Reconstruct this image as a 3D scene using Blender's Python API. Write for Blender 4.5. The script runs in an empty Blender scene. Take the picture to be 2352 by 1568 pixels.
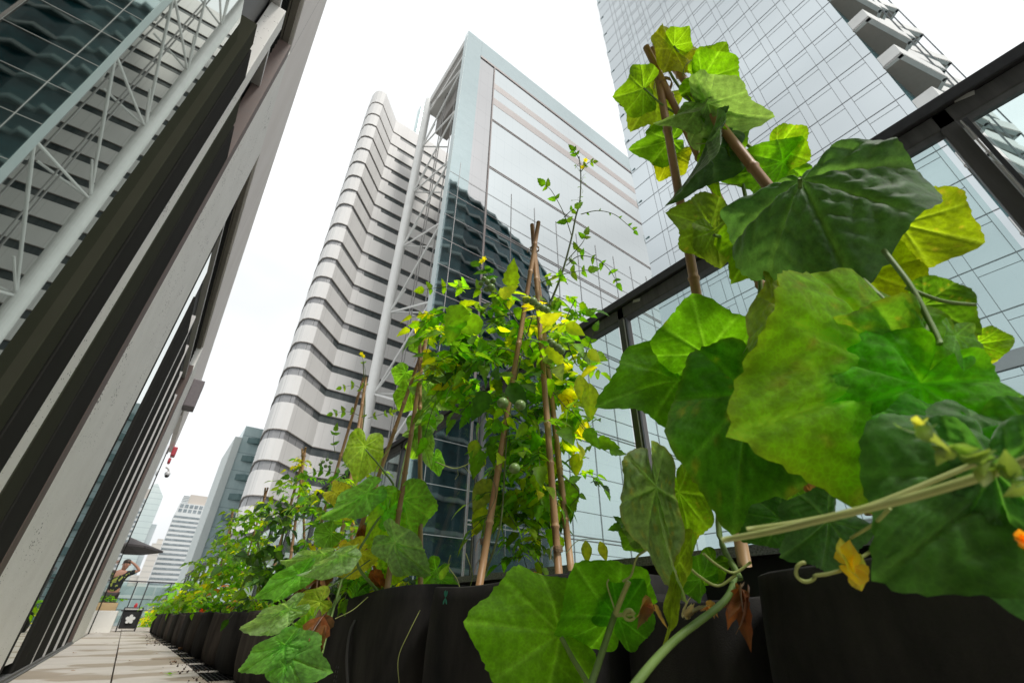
import bpy, bmesh, math, random
import numpy as np
from mathutils import Vector, Matrix
random.seed(7); rng = np.random.RandomState(11)
scene = bpy.context.scene
col = scene.collection

# ---------------------------------------------------------------- camera
F, CX, CY, CAMH = 1018.0, 1176.0, 784.0, 0.4
def _n(v): v = np.array(v, float); return v/np.linalg.norm(v)
Zc = _n((24, -1629, F)); Yc = _n((-889, 623, F)); Yc = _n(Yc - Zc*np.dot(Yc, Zc)); Xc = np.cross(Yc, Zc)
R = np.array([Xc, Yc, Zc])                      # world = R @ (right, down, forward)
CAM = np.array([0, 0, CAMH])
cam_d = bpy.data.cameras.new('camera'); cam = bpy.data.objects.new('camera', cam_d); col.objects.link(cam)
M = Matrix.Identity(4)
for i in range(3):
    M[i][0] = R[i, 0]; M[i][1] = -R[i, 1]; M[i][2] = -R[i, 2]; M[i][3] = CAM[i]
cam.matrix_world = M
cam_d.sensor_width = 36; cam_d.lens = 36*F/2352
cam_d.clip_start = 0.02; cam_d.clip_end = 5000
cam_d.dof.use_dof = True; cam_d.dof.focus_distance = 1.35; cam_d.dof.aperture_fstop = 6.3
scene.camera = cam

# ---------------------------------------------------------------- world, sun, exposure
SUN_EL, SUN_AZ = math.radians(54), math.radians(174)     # azimuth from +Y towards +X
w = bpy.data.worlds.new('World'); scene.world = w; w.use_nodes = True
nt = w.node_tree; nt.nodes.clear()
out = nt.nodes.new('ShaderNodeOutputWorld'); bg = nt.nodes.new('ShaderNodeBackground')
sky = nt.nodes.new('ShaderNodeTexSky'); sky.sky_type = 'NISHITA'; sky.sun_disc = False
sky.sun_elevation = SUN_EL; sky.sun_rotation = SUN_AZ; sky.air_density = 1.0; sky.dust_density = 4.0
hs = nt.nodes.new('ShaderNodeHueSaturation'); hs.inputs['Saturation'].default_value = 0.10
tc = nt.nodes.new('ShaderNodeTexCoord'); mp = nt.nodes.new('ShaderNodeMapping'); mp.inputs['Scale'].default_value = (1.3, 1.3, 2.6)
nz = nt.nodes.new('ShaderNodeTexNoise'); nz.inputs['Scale'].default_value = 1.6; nz.inputs['Detail'].default_value = 3; nz.inputs['Roughness'].default_value = 0.5
mr = nt.nodes.new('ShaderNodeMapRange'); mr.inputs['From Min'].default_value = 0.30; mr.inputs['From Max'].default_value = 0.66
mr.inputs['To Min'].default_value = 0.50; mr.inputs['To Max'].default_value = 0.70
mixc = nt.nodes.new('ShaderNodeMix'); mixc.data_type = 'RGBA'; mixc.inputs[0].default_value = 0.93
mixc.inputs[7].default_value = (7.9, 8.15, 8.25, 1)       # flat cloud deck, same units as the sky texture
mul = nt.nodes.new('ShaderNodeMix'); mul.data_type = 'RGBA'; mul.blend_type = 'MULTIPLY'; mul.inputs[0].default_value = 1
L = nt.links.new
L(sky.outputs[0], hs.inputs['Color']); L(hs.outputs[0], mixc.inputs[6])
L(tc.outputs['Generated'], mp.inputs[0]); L(mp.outputs[0], nz.inputs['Vector']); L(nz.outputs[0], mr.inputs[0])
L(mixc.outputs[2], mul.inputs[6]); L(mr.outputs[0], mul.inputs[7])
L(mul.outputs[2], bg.inputs[0]); bg.inputs[1].default_value = 0.12; L(bg.outputs[0], out.inputs[0])
sd = bpy.data.lights.new('sun', 'SUN'); sun = bpy.data.objects.new('sun', sd); col.objects.link(sun)
sd.energy = 1.2; sd.angle = math.radians(10); sd.color = (1, .96, .9)
sdir = Vector((math.sin(SUN_AZ)*math.cos(SUN_EL), math.cos(SUN_AZ)*math.cos(SUN_EL), math.sin(SUN_EL)))
sun.rotation_euler = sdir.to_track_quat('Z', 'Y').to_euler()
scene.view_settings.view_transform = 'Standard'; scene.view_settings.look = 'None'
scene.view_settings.exposure = 0.94; scene.view_settings.gamma = 1.0
scene.cycles.max_bounces = 10; scene.cycles.transparent_max_bounces = 16
scene.cycles.caustics_reflective = False; scene.cycles.caustics_refractive = False

# ---------------------------------------------------------------- helpers
def ray(px, py): return R @ np.array([px-CX, py-CY, F])
def P(px, py, d):                                # point seen at a pixel, d metres along the view axis
    return CAM + ray(px, py)/F*d
def on(ax, v, px, py):                           # point of a pixel's ray on the plane axis = v
    r = ray(px, py); return CAM + r*((v-CAM[ax])/r[ax])

def mat(name, base, rough=.6, metal=0, spec=.5, noise=None, bump=None, emit=None):
    m = bpy.data.materials.new(name); m.use_nodes = True; t = m.node_tree; b = t.nodes['Principled BSDF']
    b.inputs['Base Color'].default_value = (*base, 1); b.inputs['Roughness'].default_value = rough
    b.inputs['Metallic'].default_value = metal; b.inputs['Specular IOR Level'].default_value = spec
    if noise or bump:
        tcn = t.nodes.new('ShaderNodeTexCoord'); mpn = t.nodes.new('ShaderNodeMapping'); t.links.new(tcn.outputs['Object'], mpn.inputs[0])
        sc = (noise or bump)[0]
        if isinstance(sc, tuple): mpn.inputs['Scale'].default_value = sc; sc = 1
        n = t.nodes.new('ShaderNodeTexNoise'); n.inputs['Scale'].default_value = sc; n.inputs['Detail'].default_value = 6
        n.inputs['Roughness'].default_value = .62
        t.links.new(mpn.outputs[0], n.inputs['Vector'])
        if noise:
            r = t.nodes.new('ShaderNodeMapRange'); r.inputs['From Min'].default_value = .3; r.inputs['From Max'].default_value = .7
            t.links.new(n.outputs[0], r.inputs[0])
            x = t.nodes.new('ShaderNodeMix'); x.data_type = 'RGBA'; x.inputs[6].default_value = (*base, 1); x.inputs[7].default_value = (*noise[1], 1)
            t.links.new(r.outputs[0], x.inputs[0]); t.links.new(x.outputs[2], b.inputs['Base Color'])
        if bump:
            n2 = t.nodes.new('ShaderNodeTexNoise'); n2.inputs['Scale'].default_value = bump[0]; n2.inputs['Detail'].default_value = 5
            t.links.new(tcn.outputs['Object'], n2.inputs['Vector'])
            bp = t.nodes.new('ShaderNodeBump'); bp.inputs['Strength'].default_value = bump[1]; bp.inputs['Distance'].default_value = bump[2]
            t.links.new(n2.outputs[0], bp.inputs['Height']); t.links.new(bp.outputs[0], b.inputs['Normal'])
    if emit:
        b.inputs['Emission Color'].default_value = (*emit[0], 1); b.inputs['Emission Strength'].default_value = emit[1]
    return m

def wavy(m, scale, strength, dist):              # slow waviness of mirror glass
    t = m.node_tree; b = t.nodes['Principled BSDF']
    tcn = t.nodes.new('ShaderNodeTexCoord'); n = t.nodes.new('ShaderNodeTexNoise'); n.inputs['Scale'].default_value = scale; n.inputs['Detail'].default_value = 2
    bp = t.nodes.new('ShaderNodeBump'); bp.inputs['Strength'].default_value = strength; bp.inputs['Distance'].default_value = dist
    t.links.new(tcn.outputs['Object'], n.inputs['Vector']); t.links.new(n.outputs[0], bp.inputs['Height']); t.links.new(bp.outputs[0], b.inputs['Normal'])
    return m

def bands(m, axis, period, width, colr, offset=0.0, base=None):   # thin joint lines across a surface, by object coordinate
    t = m.node_tree; b = t.nodes['Principled BSDF']
    tcn = t.nodes.new('ShaderNodeTexCoord'); sp = t.nodes.new('ShaderNodeSeparateXYZ'); t.links.new(tcn.outputs['Object'], sp.inputs[0])
    a = t.nodes.new('ShaderNodeMath'); a.operation = 'ADD'; a.inputs[1].default_value = 1000*period+offset; t.links.new(sp.outputs[axis], a.inputs[0])
    mo = t.nodes.new('ShaderNodeMath'); mo.operation = 'MODULO'; mo.inputs[1].default_value = period; t.links.new(a.outputs[0], mo.inputs[0])
    lt = t.nodes.new('ShaderNodeMath'); lt.operation = 'LESS_THAN'; lt.inputs[1].default_value = width; t.links.new(mo.outputs[0], lt.inputs[0])
    x = t.nodes.new('ShaderNodeMix'); x.data_type = 'RGBA'; x.inputs[7].default_value = (*colr, 1)
    lk = b.inputs['Base Color'].links
    if lk: t.links.new(lk[0].from_socket, x.inputs[6])
    else: x.inputs[6].default_value = b.inputs['Base Color'].default_value[:]
    t.links.new(lt.outputs[0], x.inputs[0]); t.links.new(x.outputs[2], b.inputs['Base Color'])
    return m

class MB:
    def __init__(s): s.v = []; s.f = []; s.c = []
    def add(s, vs, fs, c=None):
        k = len(s.v); s.v += [tuple(map(float, p)) for p in vs]; s.f += [tuple(i+k for i in f) for f in fs]
        if c is not None:
            if len(c) == len(vs) and hasattr(c[0], '__len__'): s.c += [tuple(q) for q in c]
            else: s.c += [tuple(c)]*len(vs)
        return s
    def box(s, x0, x1, y0, y1, z0, z1):
        v = [(x, y, z) for z in (z0, z1) for y in (y0, y1) for x in (x0, x1)]
        return s.add(v, [(0, 2, 3, 1), (4, 5, 7, 6), (0, 1, 5, 4), (2, 6, 7, 3), (0, 4, 6, 2), (1, 3, 7, 5)])
    def obox(s, c, ax, ay, az, hx, hy, hz):       # oriented box
        c, ax, ay, az = map(np.array, (c, ax, ay, az))
        v = [c+ax*hx*i+ay*hy*j+az*hz*k for k in (-1, 1) for j in (-1, 1) for i in (-1, 1)]
        return s.add(v, [(0, 2, 3, 1), (4, 5, 7, 6), (0, 1, 5, 4), (2, 6, 7, 3), (0, 4, 6, 2), (1, 3, 7, 5)])
    def prism(s, poly, z0, z1, top=True, bottom=True):
        n = len(poly); v = [(x, y, z0) for x, y in poly]+[(x, y, z1) for x, y in poly]
        f = [(i, (i+1) % n, n+(i+1) % n, n+i) for i in range(n)]
        if top: f.append(tuple(range(n, 2*n)))
        if bottom: f.append(tuple(reversed(range(n))))
        return s.add(v, f)
    def wall(s, path, z0, z1):                    # open vertical ribbon
        n = len(path); v = [(x, y, z0) for x, y in path]+[(x, y, z1) for x, y in path]
        return s.add(v, [(i, i+1, n+i+1, n+i) for i in range(n-1)])
    def tube(s, pts, rad, seg=8, c=None, cap=True):
        pts = [np.array(p, float) for p in pts]; n = len(pts)
        if not hasattr(rad, '__len__'): rad = [rad]*n
        vs = []; up = np.array([0.31, 0.17, 0.93])
        for i, p in enumerate(pts):
            t = pts[min(i+1, n-1)]-pts[max(i-1, 0)]; t = t/(np.linalg.norm(t)+1e-12)
            a = np.cross(t, up)
            if np.linalg.norm(a) < 1e-3: a = np.cross(t, (1, 0, 0))
            a /= np.linalg.norm(a); b = np.cross(t, a)
            if i and np.dot(a, pa) < 0: a, b = -a, -b
            pa = a
            for k in range(seg):
                th = 2*math.pi*k/seg; vs.append(p+rad[i]*(a*math.cos(th)+b*math.sin(th)))
        fs = [(i*seg+k, i*seg+(k+1) % seg, (i+1)*seg+(k+1) % seg, (i+1)*seg+k) for i in range(n-1) for k in range(seg)]
        if cap: fs += [tuple(range(seg)), tuple((n-1)*seg+k for k in reversed(range(seg)))]
        return s.add(vs, fs, c)
    def ball(s, c, r, seg=12, rings=8, colr=None, sq=1.0):
        vs = [(c[0], c[1], c[2]+r*sq)]; fs = []
        for i in range(1, rings):
            ph = math.pi*i/rings
            for k in range(seg):
                th = 2*math.pi*k/seg; vs.append((c[0]+r*math.sin(ph)*math.cos(th), c[1]+r*math.sin(ph)*math.sin(th), c[2]+r*sq*math.cos(ph)))
        vs.append((c[0], c[1], c[2]-r*sq)); last = len(vs)-1
        for k in range(seg): fs.append((0, 1+k, 1+(k+1) % seg))
        for i in range(rings-2):
            for k in range(seg):
                a = 1+i*seg+k; b = 1+i*seg+(k+1) % seg; fs.append((a, a+seg, b+seg, b))
        for k in range(seg): fs.append((last, 1+(rings-2)*seg+(k+1) % seg, 1+(rings-2)*seg+k))
        return s.add(vs, fs, colr)
    def build(s, name, m, parent=None, smooth=False, bevel=0):
        me = bpy.data.meshes.new(name); me.from_pydata(s.v, [], s.f); me.update()
        o = bpy.data.objects.new(name, me); col.objects.link(o)
        if m: me.materials.append(m)
        if s.c and len(s.c) == len(s.v):
            a = me.color_attributes.new('Col', 'FLOAT_COLOR', 'POINT')
            a.data.foreach_set('color', np.array([(c[0], c[1], c[2], 1) for c in s.c], dtype=np.float32).ravel())
        if smooth: me.polygons.foreach_set('use_smooth', [True]*len(me.polygons))
        if parent is not None:
            o.parent = parent; o.matrix_parent_inverse = parent.matrix_world.inverted() if parent.type == 'MESH' else Matrix.Translation(-Vector(parent.location))
        if bevel:
            b = o.modifiers.new('bevel', 'BEVEL'); b.width = bevel; b.segments = 2; b.limit_method = 'ANGLE'
        return o

def tag(o, label=None, cat=None, group=None, kind=None):
    if label: o['label'] = label
    if cat: o['category'] = cat
    if group: o['group'] = group
    if kind: o['kind'] = kind
    return o
def thing(name, loc, label, cat, group=None):
    o = bpy.data.objects.new(name, None); o.location = tuple(float(a) for a in loc); col.objects.link(o); o.empty_display_size = .1
    return tag(o, label, cat, group)
def spline(pts, n=8):
    pts = [np.array(p, float) for p in pts]
    if len(pts) < 3: return pts
    q = [2*pts[0]-pts[1]]+pts+[2*pts[-1]-pts[-2]]; o = []
    for i in range(1, len(q)-2):
        for k in range(n):
            t = k/n; a, b, c, d = q[i-1:i+3]
            o.append(.5*((2*b)+(-a+c)*t+(2*a-5*b+4*c-d)*t*t+(-a+3*b-3*c+d)*t**3))
    o.append(pts[-1]); return o
# ================================================================ SETTING
GZ = -30.0
g = MB(); g.add([(-3000, -3000, GZ), (3000, -3000, GZ), (3000, 3000, GZ), (-3000, 3000, GZ)], [(0, 1, 2, 3)])
tag(g.build('ground', mat('street_asphalt', (.22, .23, .23), .85, noise=(.02, (.33, .34, .33)))), kind='structure')

# ---- terrace paving
m_pave = mat('pale_concrete_paver', (.64, .59, .53), .8, noise=((3, 3.5, 3), (.55, .51, .455)), bump=(160, .25, .003))
def stain(m):
    t = m.node_tree; b = t.nodes['Principled BSDF']; tcn = t.nodes.new('ShaderNodeTexCoord'); mpn = t.nodes.new('ShaderNodeMapping')
    mpn.inputs['Scale'].default_value = (.9, 1.25, 1); n = t.nodes.new('ShaderNodeTexNoise'); n.inputs['Scale'].default_value = 1.0; n.inputs['Detail'].default_value = 3
    r = t.nodes.new('ShaderNodeMapRange'); r.inputs['From Min'].default_value = .53; r.inputs['From Max'].default_value = .56
    x = t.nodes.new('ShaderNodeMix'); x.data_type = 'RGBA'; x.blend_type = 'MULTIPLY'; x.inputs[7].default_value = (.66, .60, .52, 1)
    t.links.new(tcn.outputs['Object'], mpn.inputs[0]); t.links.new(mpn.outputs[0], n.inputs['Vector']); t.links.new(n.outputs[0], r.inputs[0])
    t.links.new(b.inputs['Base Color'].links[0].from_socket, x.inputs[6]); t.links.new(r.outputs[0], x.inputs[0]); t.links.new(x.outputs[2], b.inputs['Base Color'])
stain(m_pave)
pv = MB(); y = -3.01
while y < 24:
    d = random.uniform(-.002, .002)
    pv.box(-.49, .073, y, y+.612, -.05, 0+d); d2 = random.uniform(-.002, .002)+(.014 if int(y*10) % 3 == 0 else 0)
    pv.box(.082, .62, y+.005+.31, y+.62+.31, -.05, d2)
    y += .622
y = -2.98
while y < 24:
    pv.box(.626, 1.5, y+.70, y+.82, -.05, 0.001); y += .82
pv.box(-3.5, -.495, 15.2, 24.5, -.05, 0); pv.box(.626, 1.5, 16.6, 24.5, -.05, -.004)
paving = pv.build('paving', m_pave, bevel=.003); tag(paving, kind='structure')
sl = MB(); sl.box(-3.6, 1.62, -4, 24.7, -.55, -.055)
tag(sl.build('terrace_slab', mat('slab_concrete', (.12, .12, .12), .9)), kind='structure')

m_grate = mat('grate_black', (.02, .021, .022), .4, metal=.6, noise=(30, (.05, .05, .05)))
gt0 = None; y = -2.98; k = 0
while y < 15.6:
    a, b_ = y+.006, y+.694
    if b_ > 2.5:
        q = MB(); c = (.95, (a+b_)/2, 0)
        q.box(.63, .642, a, b_, -.03, -.002); q.box(1.28, 1.292, a, b_, -.03, -.002)
        q.box(.642, 1.28, a, a+.01, -.03, -.002); q.box(.642, 1.28, b_-.01, b_, -.03, -.002)
        x = .67
        while x < 1.27: q.box(x, x+.009, a+.01, b_-.01, -.028, -.004); x += .034
        for yy in np.linspace(a+.1, b_-.1, 4): q.box(.643, 1.279, yy-.003, yy+.003, -.026, -.008)
        o = q.build('drain_grate', m_grate)
        tag(o, ['black bar grate in the paving under the hanging cucumber leaves' if k == 0 else 'black bar grate set in the paving beside the far grow bags'][0], 'grate', 'drain grates under the grow bags')
        k += 1
    y += .82

# ================================================================ LEFT PAVILION (mirror glass, concrete piers)
m_conc = mat('speckled_concrete', (.90, .88, .83), .75, noise=(5, (.82, .80, .75)), bump=(55, .35, .004))
def speckle(m, scale, thr, colr):
    t = m.node_tree; b = t.nodes['Principled BSDF']; tcn = t.nodes.new('ShaderNodeTexCoord'); mpn = t.nodes.new('ShaderNodeMapping')
    mpn.inputs['Scale'].default_value = (1, 1, 2.2)
    v = t.nodes.new('ShaderNodeTexVoronoi'); v.inputs['Scale'].default_value = scale; v.inputs['Randomness'].default_value = 1
    n = t.nodes.new('ShaderNodeTexNoise'); n.inputs['Scale'].default_value = scale*.13
    s = t.nodes.new('ShaderNodeMath'); s.operation = 'MULTIPLY'; s.inputs[1].default_value = thr*2
    lt = t.nodes.new('ShaderNodeMath'); lt.operation = 'LESS_THAN'
    p = t.nodes.new('ShaderNodeMath'); p.operation = 'POWER'; p.inputs[1].default_value = 3
    x = t.nodes.new('ShaderNodeMix'); x.data_type = 'RGBA'; x.inputs[7].default_value = (*colr, 1)
    t.links.new(tcn.outputs['Object'], mpn.inputs[0]); t.links.new(mpn.outputs[0], v.inputs['Vector']); t.links.new(tcn.outputs['Object'], n.inputs['Vector'])
    t.links.new(n.outputs[0], p.inputs[0]); t.links.new(p.outputs[0], s.inputs[0]); t.links.new(v.outputs['Distance'], lt.inputs[0]); t.links.new(s.outputs[0], lt.inputs[1])
    t.links.new(lt.outputs[0], x.inputs[0]); t.links.new(b.inputs['Base Color'].links[0].from_socket, x.inputs[6]); t.links.new(x.outputs[2], b.inputs['Base Color'])
speckle(m_conc, 26, .42, (.24, .22, .20))
m_frame = mat('charcoal_door_frame', (.030, .029, .026), .9, spec=.03, noise=(4, (.034, .033, .030)))
m_frame_o = mat('olive_door_frame', (.044, .045, .031), .9, spec=.03, noise=(4, (.050, .051, .036)))
m_brown = mat('brown_seal', (.13, .085, .07), .6, noise=(20, (.11, .08, .07)))
m_mirror = wavy(mat('mirror_glass_doors', (.55, .61, .56), .012, metal=1), .55, .02, .05)
m_black = mat('black_recess', (.008, .008, .009), .45)
m_lite = mat('pale_aluminium_trim', (.62, .60, .58), .45, metal=.2)
m_soffit = mat('taupe_soffit', (.31, .275, .225), .7, noise=(7, (.25, .225, .19)), bump=(90, .2, .003))
FX = -.5
pav = thing('pavilion', (FX, 7, 0), 'pavilion on the left with mirror glass doors, concrete piers and a pale parapet', 'building')
b = MB()
b.box(-6, FX-.16, -3, 15, 0, 4.3); b.box(-6, FX-.16, -3, 21, 5.5, 7.3); b.build('wall', m_black, pav)
def pane(y0, y1, z0=.12, z1=3.1, x=FX-.035, sw=0.):
    q = MB(); q.prism([(x-.01+sw, y0), (x+sw, y0), (x, y1), (x-.01, y1)], z0, z1); return q.build('glass_pane', m_mirror, pav)
pane(-.9, 1.90, sw=-.015); pane(4.62, 5.2, .1, 3.7, FX-.012)
pane(6.32, 7.0, .1, 3.5); pane(7.12, 8.0, .1, 3.5); pane(8.14, 9.05, .1, 3.5); pane(9.2, 10.0, .1, 3.5)
def frame(y0, y1, z0=.0, z1=3.35, m=m_frame, x0=FX-.11, x1=FX, name='door_frame', bev=.004):
    q = MB(); q.box(x0, x1, y0, y1, z0, z1); return q.build(name, m, pav, bevel=bev)
frame(1.90, 2.04, m=m_frame_o); frame(2.052, 2.066, x1=FX-.02); frame(2.075, 2.285)
frame(2.285, 2.44, m=m_conc, z1=4.3, x1=FX-.004, name='mullion_post')
frame(2.44, 2.66, m=m_frame_o); frame(2.672, 2.69, x1=FX-.02, m=m_frame_o); frame(2.70, 3.03)
frame(3.03, 3.155, m=m_brown, z1=5.1, x1=FX+.002, name='seal_strip')
frame(-1.2, -.9)
frame(5.2, 5.58); frame(5.6, 6.1)
for ya in (6.1, 7.0, 8.0, 9.05):
    frame(ya+.0, ya+.06 if ya < 6.5 else ya+.028, m=m_lite, x1=FX+.002, name='door_mullion', z1=3.6)
    frame(ya+.03 if ya > 6.5 else ya+.062, ya+.33, x1=FX-.002, z1=3.5)
frame(9.2, 10.05, x0=FX-.1, x1=FX-.03, z1=3.5)
for ya in (6.4, 7.3, 8.3): frame(ya, ya+.52, x0=FX-.09, x1=FX-.006, z1=3.45)
frame(10.05, 10.4, m=m_brown, z1=4.6, name='seal_strip')
# piers, parapet, soffit
for y0, y1, z1 in ((3.16, 4.58, 5.2), (10.42, 13.4, 5.2)):
    q = MB(); q.box(FX-.3, FX, y0, y1, -.02, z1); q.build('pier', m_conc, pav, bevel=.006)
q = MB(); q.box(FX-.25, FX-.003, -3, 19.5, 5.2+.01, 7.5); pp = q.build('parapet', mat('pale_parapet', (.88, .83, .79), .75, noise=((2, 1.2, .5), (.80, .745, .70)), bump=(40, .2, .004)), pav, bevel=.01); bands(bpy.data.materials['pale_parapet'], 1, 3.62, .012, (.30, .27, .25), .4)
for y0, y1 in ((-3, 3.15), (4.6, 10.4), (13.42, 15)):
    q = MB(); q.box(FX-.085, FX-.03, y0, y1, 5.14, 5.207); q.box(FX-.15, FX-.092, y0, y1, 5.14, 5.207); q.build('soffit', m_soffit, pav)
    q = MB()
    for k in range(9): z = 4.42+k*.08; q.box(FX-.15, FX-.10-.0*k, y0, y1, z, z+.025)
    q.build('louvre', m_frame, pav)
    q = MB(); q.box(FX-.13, FX-.05, y0, y1, 4.3, 4.345); q.build('trim', m_lite, pav)
    q = MB(); q.box(FX-.158, FX-.12, y0, y1, 3.36, 4.3); q.build('transom_panel', m_black, pav)
q = MB(); q.box(FX-.12, FX+.012, -3, 3.1, -.004, .035); q.box(FX-.12, FX+.012, 4.6, 10.4, -.004, .03); q.box(FX-.1, FX+.03, 4.6, 10.4, -.006, .012)
q.build('sill', mat('dark_sill', (.10, .10, .098), .5, noise=(14, (.17, .165, .16))), pav, bevel=.004)
q = MB(); q.box(FX-.3, FX, 13.4, 14.9, 0, 4.2); q.build('door_panel', wavy(mat('dark_green_glass', (.16, .22, .20), .05, metal=.8), 1, .05, .05), pav)
q = MB(); q.box(FX-.1, FX+.01, 14.9, 15.02, 0, 4.2); q.build('door_frame', m_frame, pav)
q = MB(); q.box(FX-.012, FX+.006, 4.592, 4.622, 0.02, 3.9); q.build('door_frame', m_frame, pav)
# fittings on the parapet
lamp = MB(); lamp.box(FX-.003, FX+.24, 12.35, 12.75, 4.55, 5.25); lamp.box(FX-.003, FX+.06, 12.75, 12.85, 4.7, 5.1)
tag(lamp.build('wall_speaker', mat('grey_speaker', (.12, .10, .11), .5, noise=(20, (.16, .14, .14))), bevel=.02), 'dark grey box speaker fixed to the parapet above the glass doors', 'speaker')
rb = MB(); rb.box(FX-.003, FX+.13, 18.4, 18.75, 4.86, 5.16); rb.box(FX-.003, FX+.08, 18.4, 18.7, 4.62, 4.78)
tag(rb.build('wall_beacon', mat('red_beacon', (.50, .07, .09), .4, noise=(15, (.5, .04, .06))), bevel=.03), 'red box beacon mounted near the far end of the pale parapet', 'beacon')
ca = thing('security_camera', (FX, 19.2, 4.4), 'small white and black camera hanging below the red beacon', 'camera')
q = MB(); q.tube([(FX, 19.25, 4.65), (FX+.09, 19.25, 4.6), (FX+.14, 19.25, 4.5)], .03); q.build('bracket', m_lite, ca)
q = MB(); q.ball((FX+.12, 19.25, 4.44), .085); q.build('housing', mat('camera_white', (.75, .75, .75), .4, noise=(9, (.7, .7, .7))), ca, smooth=True)
q = MB(); q.ball((FX+.125, 19.25, 4.38), .068); q.build('dome', mat('camera_black', (.02, .02, .02), .2, noise=(9, (.03, .03, .03))), ca, smooth=True)

# ================================================================ GLASS BALUSTRADE
XR = 1.45
m_rail = mat('charcoal_rail', (.050, .050, .056), .55, metal=.3, noise=(40, (.075, .075, .08)))
m_rail2 = mat('weathered_post', (.075, .073, .070), .55, metal=.2, noise=((30, 30, 3), (.13, .125, .12)))
def glassy(name, tint, rlo=.04, rhi=.5):
    m = bpy.data.materials.new(name); m.use_nodes = True; t = m.node_tree; t.nodes.clear()
    o = t.nodes.new('ShaderNodeOutputMaterial'); mx = t.nodes.new('ShaderNodeMixShader'); tr = t.nodes.new('ShaderNodeBsdfTransparent'); gl = t.nodes.new('ShaderNodeBsdfGlossy')
    lw = t.nodes.new('ShaderNodeLayerWeight'); lw.inputs['Blend'].default_value = .5; pw = t.nodes.new('ShaderNodeMath'); pw.operation = 'POWER'; pw.inputs[1].default_value = 5
    fr = t.nodes.new('ShaderNodeMath'); fr.operation = 'MULTIPLY_ADD'; fr.inputs[1].default_value = .45; fr.inputs[2].default_value = .025
    t.links.new(lw.outputs['Facing'], pw.inputs[0]); t.links.new(pw.outputs[0], fr.inputs[0])
    n = t.nodes.new('ShaderNodeTexNoise'); n.inputs['Scale'].default_value = 3; tcn = t.nodes.new('ShaderNodeTexCoord')
    r = t.nodes.new('ShaderNodeMix'); r.data_type = 'RGBA'; r.inputs[6].default_value = (*tint, 1); r.inputs[7].default_value = (*[c*.96 for c in tint], 1)
    t.links.new(tcn.outputs['Object'], n.inputs['Vector']); t.links.new(n.outputs[0], r.inputs[0]); t.links.new(r.outputs[2], tr.inputs[0])
    gl.inputs['Roughness'].default_value = .01; gl.inputs['Color'].default_value = (.9, .95, .95, 1)
    t.links.new(fr.outputs[0], mx.inputs[0]); t.links.new(tr.outputs[0], mx.inputs[1]); t.links.new(gl.outputs[0], mx.inputs[2]); t.links.new(mx.outputs[0], o.inputs[0])
    return m
m_glass = glassy('balustrade_glass', (.86, .93, .92))
bal = thing('glass_balustrade', (XR, 8, .6), 'glass balustrade with charcoal top rail running behind the grow bags', 'railing')
zt = .4+XR/1.078
q = MB(); q.box(XR, XR+.075, -1.4, .53, zt-.045, zt); q.box(XR, XR+.075, .535, 24, zt-.045, zt); q.build('top_rail', m_rail, bal, bevel=.004)
q = MB(); q.box(XR+.012, XR+.06, -1.4, 24, zt-.112, zt-.05); q.build('lower_rail', m_rail2, bal, bevel=.003)
zb = .4+XR/7.4
q = MB(); q.box(XR-.02, XR+.10, -1.4, 24, zb-.03, zb); q.build('base_channel', mat('perforated_zinc', (.42, .42, .41), .5, metal=.5, noise=((160, 160, 160), (.10, .10, .10))), bal)
q = MB(); q.box(XR+.02, XR+.14, -1.4, 24, -.05, zb-.031); q.build('kerb_wall', mat('dark_kerb', (.03, .03, .03), .8, noise=(6, (.045, .045, .045))), bal)
py = -.17; first = None
while py < 23.5:
    q = MB(); q.box(XR+.012, XR+.062, py+.012, py+.050, zb, zt-.05); o = q.build('post', m_rail2, bal, bevel=.003)
    q = MB(); q.box(XR-.001, XR+.010, py-.006, py+.003, zb, zt-.13); q.build('gasket', m_rail, bal); q = MB(); q.box(XR-.002, XR+.0105, py+.006, py+.009, zb, zt-.13); q.build('glazing_edge', m_lite, bal)
    py += 1.245
py = -.17-1.245
while py < 23:
    q = MB(); q.box(XR+.012+.012, XR+.012+.022, py+.07, py+1.23, zb, zt-.127); q.build('glass_panel', m_glass, bal); py += 1.245
for (x_, y_) in ((1462, 690), (2215, 222)):
    c = on(0, XR+.0115, x_, y_); q = MB(); q.obox(c, (0, .9, .3), (0, -.3, .9), (1, 0, 0), .022, .008, .0006); q.build('sticker', m_lite, bal)
# end railing
er = thing('end_railing', (0, 24, 0), 'thin dark railing with glass across the far end of the terrace', 'railing')
q = MB(); q.tube([(-3.5, 24, 1.45), (1.5, 24, 1.43)], .022); q.tube([(-3.5, 24, .85), (1.5, 24, .85)], .012); q.tube([(-3.5, 24, .5), (1.5, 24, .5)], .012); q.build('rail', m_rail, er)
for x in (-3.2, -2.4, -1.6, -.8, 0, .36, 1.1):
    q = MB(); q.box(x-.02, x+.02, 23.98, 24.02, 0, 1.42); q.build('post', m_rail, er)
q = MB(); q.box(-3.4, 1.45, 24.025, 24.035, .1, 1.38); q.build('glass_panel', m_glass, er)

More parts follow.
